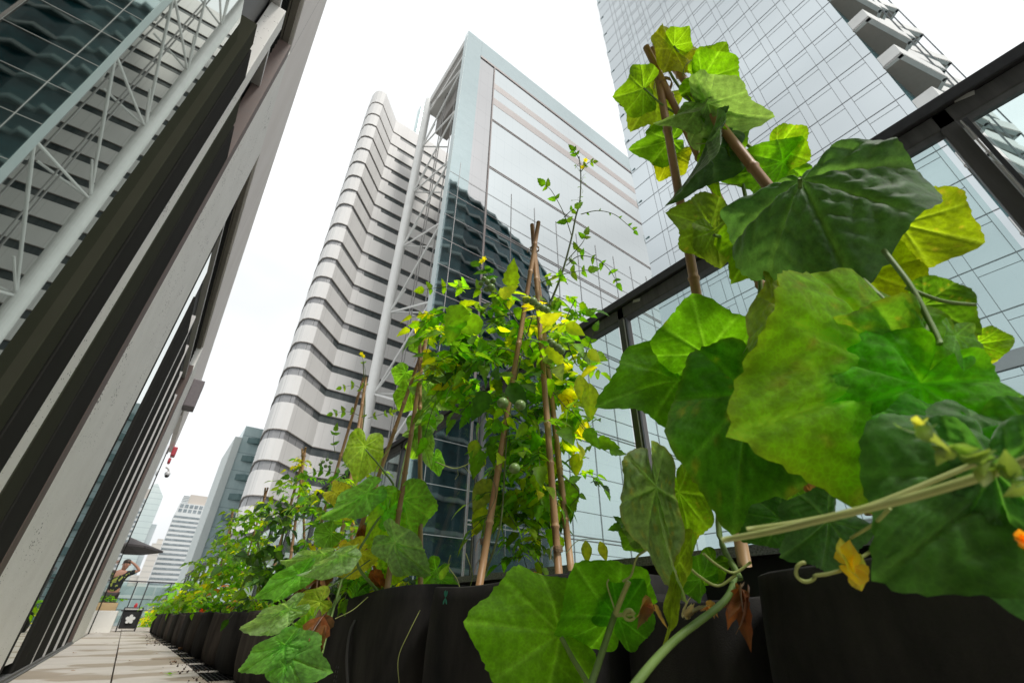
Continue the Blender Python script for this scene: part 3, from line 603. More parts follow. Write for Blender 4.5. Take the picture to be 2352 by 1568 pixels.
A_ = np.array([0, 9, 22, 38, 52, 60, 78, 96, 110, 124, 146, 162, 174, 180.]); RR = np.array([1.0, .90, .77, .74, .79, .77, .63, .59, .62, .57, .46, .34, .18, .05])
def leaf_mesh(base, tip, wid=1.0, roll=0., fold=.15, droop=.24, c=G1, spots=0., bump=1., view=None, wave=.075, NR=22, NA=120, seed=None, side=.12, back=1.0):
    """palmate leaf: base = petiole joint, tip = main point, both world; roll about that axis (0 faces the camera)"""
    rs = np.random.RandomState(seed if seed is not None else rng.randint(1 << 30))
    base = np.array(base, float); tip = np.array(tip, float); a = tip-base; Ln = np.linalg.norm(a); a /= Ln
    v = (CAM if view is None else np.array(view, float))-(base+tip)/2; n0 = v-a*np.dot(v, a); n0 /= np.linalg.norm(n0); b0 = np.cross(n0, a)
    cr, sr = math.cos(math.radians(roll)), math.sin(math.radians(roll)); nn = n0*cr+b0*sr; bb = b0*cr-n0*sr
    th = np.linspace(-180, 180, NA, endpoint=False); at = np.abs(th)
    rr = np.interp(at, A_, RR)
    kr = np.hanning(7); kr /= kr.sum(); rr = np.convolve(np.concatenate([rr[-3:], rr, rr[:3]]), kr, 'valid')
    jl = rs.uniform(.93, 1.07, 7); rr = rr*np.interp(th, np.linspace(-180, 180, 7), jl)
    ser = 1+.022*np.abs(np.mod(th/7.5, 1)-.5)*2*(at < 168)+.008*rs.randn(NA)*(at < 168)-.012; rr = rr*ser
    ph = rs.uniform(0, 6.3, 3)
    k = np.linspace(0, 1, NR+1)[1:]
    TH, K = np.meshgrid(np.radians(th), k); Rr = K*rr[None, :]
    u = Rr*np.cos(TH); u = np.where(u < 0, u*back, u); w_ = Rr*np.sin(TH)
    u = np.append(u.ravel(), 0); w_ = np.append(w_.ravel(), 0); Kf = np.append(K.ravel(), 0); Tf = np.append(TH.ravel(), 0)
    # veins
    vein = np.zeros_like(u); quilt = np.zeros_like(u); bulge = np.zeros_like(u); best = np.full(u.shape, 9.)
    for an in (0, 38, -38, 78, -78, 122, -122):
        ca, sa = math.cos(math.radians(an)), math.sin(math.radians(an)); s = u*ca+w_*sa; d = -u*sa+w_*ca
        dd = np.where(s > 0, np.abs(d), np.hypot(u, w_)); vein = np.maximum(vein, np.exp(-(dd/(.024-.012*np.clip(s, 0, 1)))**2)*(s > -.02))
        ang = np.abs(np.arctan2(d, s)); m = ang < best; best = np.where(m, ang, best)
        fr = np.mod((s-np.abs(d)*.75)/.135+ph[0], 1); ln = np.exp(-((np.minimum(fr, 1-fr))/.10)**2)
        quilt = np.where(m, ln, quilt)
        f2 = np.mod((np.abs(d)+s*.25)/.085+ph[2], 1); bl = (np.sin(math.pi*fr)**.8)*(.62+.38*np.sin(math.pi*f2)); bulge = np.where(m, bl, bulge)
    quilt *= (Kf > .08)
    zz = fold*np.abs(w_)*1.0-droop*u*np.abs(u)*(u > 0)-side*w_**2+wave*np.sin(3*Tf+ph[1])*Kf**2+wave*.7*np.sin(7*Tf+ph[2])*Kf**3
    zz -= bump*.016*vein; zz += bump*.017*bulge*(1-vein)*np.clip(Kf*4, 0, 1)*np.clip((1.02-Kf)*6, 0, 1)
    uu = u*(1-.25*abs(droop)*u*(u > 0)); ww = w_*wid*math.cos(math.atan(fold))
    pos = base[None]+Ln*(uu[:, None]*a+ww[:, None]*bb+zz[:, None]*nn)
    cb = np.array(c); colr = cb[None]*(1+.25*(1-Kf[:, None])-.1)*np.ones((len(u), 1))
    colr = colr*(.68+.50*np.clip(bulge, 0, 1))[:, None] if bump > .9 else colr*(.92+.14*np.clip(bulge, 0, 1))[:, None]  # quilting shade put into the leaf colour: creases darker, bulges lighter
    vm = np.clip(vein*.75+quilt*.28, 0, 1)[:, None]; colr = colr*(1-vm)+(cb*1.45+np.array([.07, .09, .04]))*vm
    if spots > 0:
        for _ in range(int(130*spots)):
            t0, r0 = rs.uniform(0, 6.28), math.sqrt(rs.uniform(.05, 1)); x0, y0 = r0*.8*math.cos(t0), r0*.7*math.sin(t0)
            g_ = np.exp(-(((u-x0)**2+(w_-y0)**2)/(rs.uniform(.008, .032)**2)))[:, None]*rs.uniform(.3, .9); colr = colr*(1-g_)+np.array([.42, .36, .06])*g_
    edge = np.clip((Kf-.93)*6, 0, .4)[:, None]*spots; colr = colr*(1-edge)+np.array([.38, .22, .04])*edge
    N = NA; f = []
    c0 = NR*N
    for j in range(N): f.append((c0, j, (j+1) % N))
    for i in range(NR-1):
        for j in range(N):
            if i == 0 or True: f.append((i*N+j, (i+1)*N+j, (i+1)*N+(j+1) % N, i*N+(j+1) % N))
    return pos, f, colr
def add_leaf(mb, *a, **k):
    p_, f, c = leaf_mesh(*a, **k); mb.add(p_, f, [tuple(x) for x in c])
def px_leaf(parent, bx, by, tx, ty, db, dt=None, name='leaf', mat_=None, label=None, **k):
    dt = db if dt is None else dt; q = MB(); add_leaf(q, P(bx, by, db), P(tx, ty, dt), **k); o = q.build(name, mat_ or (m_leaft if k.get('bump', 1) >= 1.4 or k.get('c') == TOP else m_leaf), parent, smooth=True)
    if label: o['label'] = label
    return o

# small leaflets -------------------------------------------------
def leaflet(mb, base, d, n, L_, wd, c, kind=0, curl=.25):
    d = d/np.linalg.norm(d); n = n-d*np.dot(n, d); n /= (np.linalg.norm(n)+1e-9); s = np.cross(d, n)
    if kind == 0: prof = [(0, .10), (.10, .72), (.22, .98), (.30, .80), (.42, .92), (.55, .62), (.68, .62), (.82, .30), (1, .02)]      # toothed tomato leaflet
    elif kind == 1: prof = [(0, .08), (.12, .70), (.3, 1.0), (.5, .92), (.7, .62), (.87, .28), (1, .02)]                              # ovate
    else: prof = [(0, .05), (.15, .5), (.35, .8), (.55, .75), (.8, .4), (1, .02)]
    vs = []; cs = []; tw = random.uniform(-.3, .3)
    for t, r in prof:
        z = -curl*t*t+.0; ct, st = math.cos(tw*t), math.sin(tw*t); ss = s*ct+n*st
        m0 = base+L_*(t*(1-.15*curl)*d+z*n)
        w_ = wd*L_*r*.5; lift = .22*w_
        vs += [m0-ss*w_+n*lift, m0, m0+ss*w_+n*lift]; cc = (c[0], c[1], c[2]); cl = (c[0]*1.35+.01, c[1]*1.3+.01, c[2]+.004); cs += [cc, cl, cc]
    f = []
    for i in range(len(prof)-1):
        a = i*3; f += [(a, a+1, a+4, a+3), (a+1, a+2, a+5, a+4)]
    mb.add(vs, f, cs)
def rnd_unit():
    v = rng.randn(3); return v/np.linalg.norm(v)
def cvar(c, s=.25):
    k = math.exp(random.gauss(0, s)); return (min(.6, c[0]*k*random.uniform(.8, 1.25)), min(.6, c[1]*k), c[2]*k)
def pick(pal):
    tot = sum(w_ for _, w_ in pal); x = random.uniform(0, tot)
    for c, w_ in pal:
        x -= w_
        if x <= 0: return c
    return pal[-1][0]
def compound(mb, st, base, d, L_, pal, n=3, size=.035, kind=0, wd=.62):
    """tomato leaf: stalk with paired leaflets and one at the end"""
    d = d/np.linalg.norm(d); end = base+d*L_+np.array([0, 0, -L_*.22]); mid = base+d*L_*.5+np.array([0, 0, L_*.05])
    pts = spline([base, mid, end], 4); st.tube(pts, [.0016]*len(pts), 4, cap=False)
    up = np.array([0, 0, 1.]); side = np.cross(d, up); side /= np.linalg.norm(side)+1e-9
    col_ = cvar(pick(pal), .18)
    for i in range(n):
        t = .3+.6*i/n; b_ = pts[min(len(pts)-1, int(t*(len(pts)-1)))]
        for sg in (-1, 1):
            dd = d*.55+side*sg+np.array([0, 0, random.uniform(-.5, .1)]); nrm = up+.6*rnd_unit()
            leaflet(mb, b_, dd, nrm, size*random.uniform(.6, 1.05), wd, cvar(col_, .12), kind)
    leaflet(mb, end, d+np.array([0, 0, -.5]), up+.5*rnd_unit(), size*random.uniform(1, 1.35), wd, cvar(col_, .1), kind)
def cloud(mb, st, cx, cy, rx, ry, dep, dd, n, size, pal, kind=0, comp=.6, wd=.62, anchor=None, nl=3):
    for _ in range(n):
        while True:
            x, y_ = random.uniform(-1, 1), random.uniform(-1, 1)
            if x*x+y_*y_ < 1: break
        p = P(cx+x*rx, cy+y_*ry, dep+random.uniform(-dd, dd)); az = random.uniform(0, 6.28)
        d = np.array([math.cos(az), math.sin(az), random.uniform(-.9, .35)])
        if random.random() < comp: compound(mb, st, p, d, size*random.uniform(1.4, 2.4), pal, nl, size, kind, wd)
        else: leaflet(mb, p, d, np.array([0, 0, 1.])+.9*rnd_unit(), size*random.uniform(.8, 1.5), wd*1.15, cvar(pick(pal), .2), kind, random.uniform(.1, .5))

# bamboo ---------------------------------------------------------
def cane_mesh(a, b_, r):
    a, b_ = np.array(a), np.array(b_); L_ = np.linalg.norm(b_-a); q = MB(); pts = []; rad = []; t = 0.0; k = 0
    while t < L_-.02:
        pts += [a+(b_-a)*t/L_]; rad.append(r*(1-.2*t/L_)); 
        seg = random.uniform(.13, .2)
        if t+seg < L_-.03:
            for o_, s in ((seg-.008, .97), (seg-.003, 1.2), (seg+.002, 1.2), (seg+.007, .97)):
                pts.append(a+(b_-a)*(t+o_)/L_); rad.append(r*s*(1-.2*(t+o_)/L_))
        t += seg+.012
    pts.append(b_); rad.append(r*.8); q.tube(pts, rad, 10); return q
def cane(parent, a, b_, r=.010, name='bamboo_cane'):
    return cane_mesh(a, b_, r).build(name, m_cane, parent, smooth=True)
def twine(parent, c, ax, r, n=4):
    ax = np.array(ax)/np.linalg.norm(ax); u = np.cross(ax, (.3, .8, .1)); u /= np.linalg.norm(u); v = np.cross(ax, u); pts = []
    for i in range(n*10+1):
        th = 2*math.pi*i/10; pts.append(np.array(c)+ax*(.002*i/10*2)+r*(u*math.cos(th)+v*math.sin(th)))
    e = pts[-1]; pts += [e+u*.01-ax*.015, e+u*.016-ax*.04]
    q = MB(); q.tube(pts, .0012, 5); return q.build('twine', m_twine, parent)

# ================================================================ GROW BAGS
m_felt = mat('black_felt', (.012, .012, .013), .95, spec=.15, noise=((7, 7, 3), (.048, .045, .041)), bump=(380, .5, .002))
m_feltb = mat('dusty_black_felt', (.030, .026, .023), .95, spec=.15, noise=((8, 8, 3), (.095, .080, .068)), bump=(380, .5, .002))
m_soil = mat('potting_soil', (.035, .022, .015), .95, noise=(60, (.06, .04, .028)), bump=(80, .8, .01))
def growbag(x0, x1, y0, y1, h, label, m=None, handle=True, sag=.012, group='black felt grow bags in a row'):
    cxm, cym = (x0+x1)/2, (y0+y1)/2; t = thing('grow_bag', (cxm, cym, 0), label, 'grow bag', group)
    hx, hy = (x1-x0)/2, (y1-y0)/2; NN = 72; NZ = 14; q = MB(); vs = []; fs = []; ph = random.uniform(0, 6)
    def ring(z, s, k):
        o_ = []
        for i in range(NN):
            th = 2*math.pi*i/NN; ct, st_ = math.cos(th), math.sin(th); e = 5.0
            rr = (abs(ct)**e+abs(st_)**e)**(-1/e); bul = 1+.030*math.sin(math.pi*min(1, z/h))*k+.006*math.sin(5*th+z*9+ph)+.004*math.sin(13*th+ph*2+z*4)
            o_.append((cxm+hx*ct*rr*s*bul, cym+hy*st_*rr*s*bul, z+(sag*math.sin(2*th+ph)*(z/h)**4)))
        return o_
    levels = [(0, .97)]+[(h*j/NZ, .97+.03*min(1, j/3)) for j in range(1, NZ+1)]
    for z, s in levels: vs += ring(z, s, 1)
    vs += ring(h+.004, .985, 1); vs += ring(h-.01, .965, 1); vs += ring(h-.06, .96, 1)
    nl = len(levels)+3
    for i in range(nl-1):
        for k in range(NN): fs.append((i*NN+k, i*NN+(k+1) % NN, (i+1)*NN+(k+1) % NN, (i+1)*NN+k))
    q.add(vs, fs); q.build('bag', m or m_felt, t, smooth=True)
    s_ = MB(); N0 = 20; v2 = []; f2 = []
    for i in range(NN):
        th = 2*math.pi*i/NN; ct, st_ = math.cos(th), math.sin(th); rr = (abs(ct)**5+abs(st_)**5)**(-.2); v2.append((cxm+hx*.955*ct*rr, cym+hy*.955*st_*rr, h-.05+random.uniform(-.006, .006)))
    v2.append((cxm, cym, h-.035)); f2 = [(i, (i+1) % NN, NN) for i in range(NN)]; s_.add(v2, f2); s_.build('soil', m_soil, t)
    if handle:
        hd = MB(); yy = cym-.05; pts = [(x0-.006, yy, h-.09), (x0-.022, yy-.01, h-.13), (x0-.026, yy-.03, h-.2), (x0-.02, yy-.06, h-.27), (x0-.006, yy-.07, h-.31)]; pts = spline(pts, 5)
        for i in range(len(pts)-1):
            a, b_ = pts[i], pts[i+1]; d = b_-a; L_ = np.linalg.norm(d); d /= L_; hd.obox((a+b_)/2, (0, 1, 0), d, np.cross((0, 1, 0), d), .011, L_/2, .0012)
        hd.build('handle', bpy.data.materials.get('webbing') or mat('webbing', (.045, .045, .047), .7, noise=(300, (.03, .03, .03))), t)
        st_ = MB()
        for oy in (-.012, .012):
            for i in range(14): z = .05+i*.014; st_.obox((x0-.0075-.004*math.sin(math.pi*z/h)*3, cym+.02+oy, z), (1, 0, 0), (0, 1, 0), (0, 0, 1), .001, .0008, .004)
        st_.build('stitching', bpy.data.materials.get('stitch_thread') or mat('stitch_thread', (.06, .06, .06), .8, noise=(90, (.09, .09, .09))), t)
    return t
def petal_mark(parent, c, ax, ay, s, angs, m, wd=.42, name='flower_mark'):
    q = MB(); c = np.array(c, float); ax = np.array(ax, float); ay = np.array(ay, float); nz_ = np.cross(ax, ay)
    for an in angs:
        d = ax*math.cos(math.radians(an))+ay*math.sin(math.radians(an)); p_ = -ax*math.sin(math.radians(an))+ay*math.cos(math.radians(an)); v = []
        for t, w_ in [(0, .04), (.3, .7), (.6, 1), (.85, .75), (1.0, .12)]: v += [c+s*(d*t+p_*w_*wd*.5), c+s*(d*t-p_*w_*wd*.5)]
        top = [x+nz_*.0012 for x in v]; k = len(v)
        f = [(2*i, 2*i+1, 2*i+3, 2*i+2) for i in range(4)]; q.add(top, f)
        c = c+nz_*.0002
    return q.build(name, m, parent)
XB = .75
bagF = growbag(XB, 1.38, -.42, .45, .475, 'black felt grow bag nearest the lens, under the large blurred cucumber leaves')
bag2b = growbag(.86, 1.36, .48, .79, .44, 'narrow black felt grow bag behind the two upturned bright green leaves', handle=False)
bag2 = growbag(XB, 1.38, .81, 1.53, .485, 'black felt grow bag marked with a small green flower', handle=False)
petal_mark(bag2, on(0, XB-.012, 1024, 1372), (0, -1, 0), (0, 0, 1), .020, (60, 120, 235, 305, 90), mat('green_print', (.01, .30, .20), .5, noise=(80, (.01, .25, .17))))
bag3 = growbag(XB, 1.38, 1.57, 2.62, .478, 'black felt grow bag with a loose strap, left of the bag with the green flower', sag=.02)
bag4 = growbag(XB+.02, 1.36, 2.68, 3.5, .45, 'black felt grow bag behind the hanging cucumber leaves', handle=False)
bag5 = growbag(XB+.02, 1.36, 3.56, 4.66, .425, 'dusty brownish grow bag just left of the hanging cucumber leaves', m=m_feltb, handle=False)
yb = 4.75; k = 0
far_labels = ['second grow bag to the left of the hanging cucumber leaves', 'third grow bag to the left of the hanging cucumber leaves', 'fourth grow bag to the left of the hanging cucumber leaves']
while yb < 15.9:
    growbag(XB+.02-.012*(yb-4.7), 1.34, yb, yb+.84, .41-.002*(yb-4.7), far_labels[k] if k < 3 else 'far black grow bag, one of the small ones towards the trolley', m=m_feltb if k % 2 else m_felt, handle=False)
    yb += .90; k += 1
# ================================================================ CANE TRIPODS
def tripod(label, apex, legs, over=.12, r=.010, group='bamboo cane tripods', tie=True):
    """apex and legs: (px, py, depth); each leg also gets a short end above the knot"""
    ap = P(*apex); t = thing('bamboo_tripod', P(*legs[0][:3]), label, 'plant support', group)
    for i, l in enumerate(legs):
        b_ = P(*l[:3]); d = ap-b_; d /= np.linalg.norm(d); s = np.cross(d, (0, 0, 1.)); s /= np.linalg.norm(s)
        top = P(*l[3]) if len(l) > 3 else ap+d*over*random.uniform(.6, 1.1)+s*.012*(i-1)
        cane(t, b_, top, r*random.uniform(.92, 1.08))
    if tie: twine(t, ap, (0, 0, 1), r*1.7)
    return t
tpF = tripod('thick bamboo canes tied together among the largest leaves on the right', (1527, 200, 1.08), [(1711, 1300, .74, (1500, 112, 1.12)), (2000, 1180, .84, (1484, 108, 1.10)), (2140, 905, .60, (1545, 150, 1.10))], r=.0105)
tpC = tripod('tall bamboo tripod in the bag marked with the small green flower', (1228, 575, 2.12), [(1285, 1335, 1.36, (1222, 516, 2.22)), (1100, 1350, 1.42, (1237, 510, 2.18)), (1312, 1310, 1.5, (1224, 540, 2.25))], r=.0128)
twine(tpC, P(1283, 1268, 1.4), (0, .1, 1), .014, 5); twine(tpC, P(1112, 1250, 1.5), (0, .1, 1), .014, 5); twine(tpC, P(1110, 1300, 1.47), (0, .1, 1), .014, 5)
tpM = tripod('bamboo tripod rising from the bag with the loose strap', (968, 825, 2.34), [(885, 1378, 1.74, (984, 742, 2.42)), (780, 1350, 1.95, (986, 760, 2.45)), (966, 1352, 1.84, (964, 757, 2.45))], r=.0115)
tpL = tripod('bamboo tripod behind the drooping pale cucumber leaves', (832, 905, 3.45), [(775, 1300, 2.85, (841, 866, 3.5)), (700, 1330, 3.0, (835, 868, 3.55)), (800, 1320, 3.1, (838, 880, 3.5))], r=.0125)
tp2 = tripod('short bamboo tripod topped with yellow leaves before the white tower', (697, 1048, 4.6), [(665, 1300, 4.2), (630, 1300, 4.4), (700, 1300, 4.6)], r=.014)
tp3 = tripod('bamboo canes standing in front of the lowest white storey', (607, 1140, 5.7), [(555, 1320, 5.3), (585, 1310, 5.7)], r=.014)
tp4 = tripod('farthest bamboo canes, before the slim glass tower', (532, 1186, 7.6), [(500, 1330, 7.2), (520, 1330, 7.6)], r=.016)

# ================================================================ FOREGROUND CUCUMBER
cu = thing('cucumber_plant', (.95, .2, .44), 'huge cucumber plant climbing canes on the right, nearest the lens', 'plant')
v = MB()
def pt(px, py, d): return P(px, py, d)
def stemtube(mb, pts, r0, r1=None, seg=7):
    sp = spline([P(*p) for p in pts], 6); r1 = r0 if r1 is None else r1; mb.tube(sp, list(np.linspace(r0, r1, len(sp))), seg)
stemtube(v, [(1700, 1330, .72), (1650, 1200, .8), (1690, 950, .85), (1745, 690, .86), (1730, 560, .9), (1700, 400, .96), (1660, 330, 1.0), (1560, 200, 1.05), (1535, 160, 1.08)], .0055, .003)
stemtube(v, [(1688, 1325, .72), (1665, 1378, .66), (1549, 1470, .58), (1462, 1568, .5), (1420, 1640, .47)], .0048, .0055)
stemtube(v, [(1414, 1405, .72), (1385, 1490, .68), (1359, 1568, .64), (1330, 1640, .6)], .0050, .0055)
stemtube(v, [(1289, 1462, .74), (1315, 1510, .72), (1350, 1570, .69), (1380, 1650, .66)], .0040, .0048)
stemtube(v, [(1640, 540, .8), (1700, 560, .86), (1745, 640, .87)], .003, .004)
stemtube(v, [(1975, 635, .6), (2010, 670, .55), (2085, 745, .5), (2130, 790, .48)], .0028, .004)
stemtube(v, [(2030, 575, .55), (2090, 655, .5), (2133, 735, .47), (2160, 790, .45)], .003, .003)
stemtube(v, [(2080, 660, .52), (2160, 690, .5), (2240, 700, .5)], .0025, .002)
stemtube(v, [(1707, 325, 1.0), (1760, 372, .95), (1700, 385, .96), (1640, 400, .98)], .004, .0035)
stemtube(v, [(1636, 255, 1.0), (1650, 330, .96), (1670, 372, .94), (1730, 388, .94)], .0032, .004)
stemtube(v, [(1478, 202, 1.02), (1520, 240, 1.05), (1560, 265, 1.06)], .002, .0026)
stemtube(v, [(1548, 106, 1.06), (1562, 130, 1.06), (1570, 168, 1.06)], .0022, .003)
stemtube(v, [(1624, 158, 1.0), (1600, 180, 1.04), (1565, 205, 1.07)], .0022, .003)
stemtube(v, [(1838, 408, .66), (1835, 500, .72), (1820, 600, .76), (1760, 690, .82)], .003, .004)
stemtube(v, [(1613, 812, .76), (1640, 900, .80), (1680, 990, .80)], .0032, .004)
stemtube(v, [(1555, 880, .8), (1575, 1000, .82), (1650, 1180, .78)], .0022, .003)
stemtube(v, [(2100, 862, .45), (2120, 800, .48), (2130, 740, .5)], .003, .003)
v.build('vine', m_stem, cu, smooth=True)
v = MB(); stemtube(v, [(1660, 1240, .33), (1780, 1218, .31), (1897, 1190, .29), (2100, 1140, .27), (2303, 1078, .25), (2380, 1050, .24)], .0021, .0029)
stemtube(v, [(1715, 1215, .34), (1850, 1195, .33), (2000, 1160, .32), (2250, 1060, .31)], .0016, .002)
stemtube(v, [(1955, 1235, .42), (2010, 1200, .36), (2045, 1165, .32)], .0014, .0016)
v.build('long_tendril', m_pale, cu, smooth=True)
def curl(cx, cy, d, r, turns=1.3, start=0, drift=(0, 0), rad=.0012):
    return [(cx+drift[0]*i/20+r*math.cos(start+turns*2*math.pi*i/20)*(1-.3*i/20), cy+drift[1]*i/20+r*math.sin(start+turns*2*math.pi*i/20)*(1-.3*i/20), d) for i in range(21)]
v = MB(); v.tube(spline([P(*p) for p in [(2000, 1265, .42), (1930, 1310, .4)]+curl(1850, 1310, .4, 27, .68, .4)], 2), .0016, 6); v.build('tendril', m_pale, cu, smooth=True)
v = MB(); v.tube(spline([P(*p) for p in curl(1445, 1410, .70, 13, .9, .5)+[(1414, 1412, .71)]], 2), .003, 6); v.build('tendril', m_pale, cu, smooth=True)
v = MB(); v.tube(spline([P(*p) for p in [(1444, 1334, .7), (1428, 1372, .7), (1414, 1408, .71)]], 4), .0045, 6); v.build('tendril', m_pale, cu, smooth=True)
v = MB(); v.tube(spline([P(*p) for p in [(1485, 1262, .7), (1462, 1280, .7), (1450, 1320, .7), (1430, 1335, .7)]], 4), .0018, 6); v.build('tendril', m_pale, cu, smooth=True)
v = MB(); v.tube(spline([P(*p) for p in [(1414, 1405, .71), (1395, 1345, .72), (1398, 1330, .72)]], 4), .0014, 6); v.build('tendril', m_pale, cu, smooth=True)
v = MB(); v.tube(spline([P(*p) for p in [(1600, 130, 1.0), (1575, 150, 1.0), (1568, 175, 1.02)]], 4), .001, 5); v.build('tendril', m_pale, cu, smooth=True)
v = MB(); v.tube(spline([P(*p) for p in [(1598, 330, .97), (1640, 338, .95), (1650, 420, .93)]], 4), .0012, 5); v.build('tendril', m_pale, cu, smooth=True)
v = MB(); v.tube(spline([P(*p) for p in [(1645, 400, .95), (1640, 420, .95), (1700, 425, .93)]], 4), .001, 5); v.build('tendril', m_pale, cu, smooth=True)
for (x, y_, d_) in ((1725, 1290, .72), (1690, 1320, .7)):
    v = MB(); v.tube(spline([P(*p) for p in [(x, y_, d_), (x-40, y_+25, d_), (x-80, y_+5, d_), (x-110, y_-20, d_)]], 4), .0022, 6); v.build('tendril', m_pale, cu, smooth=True)
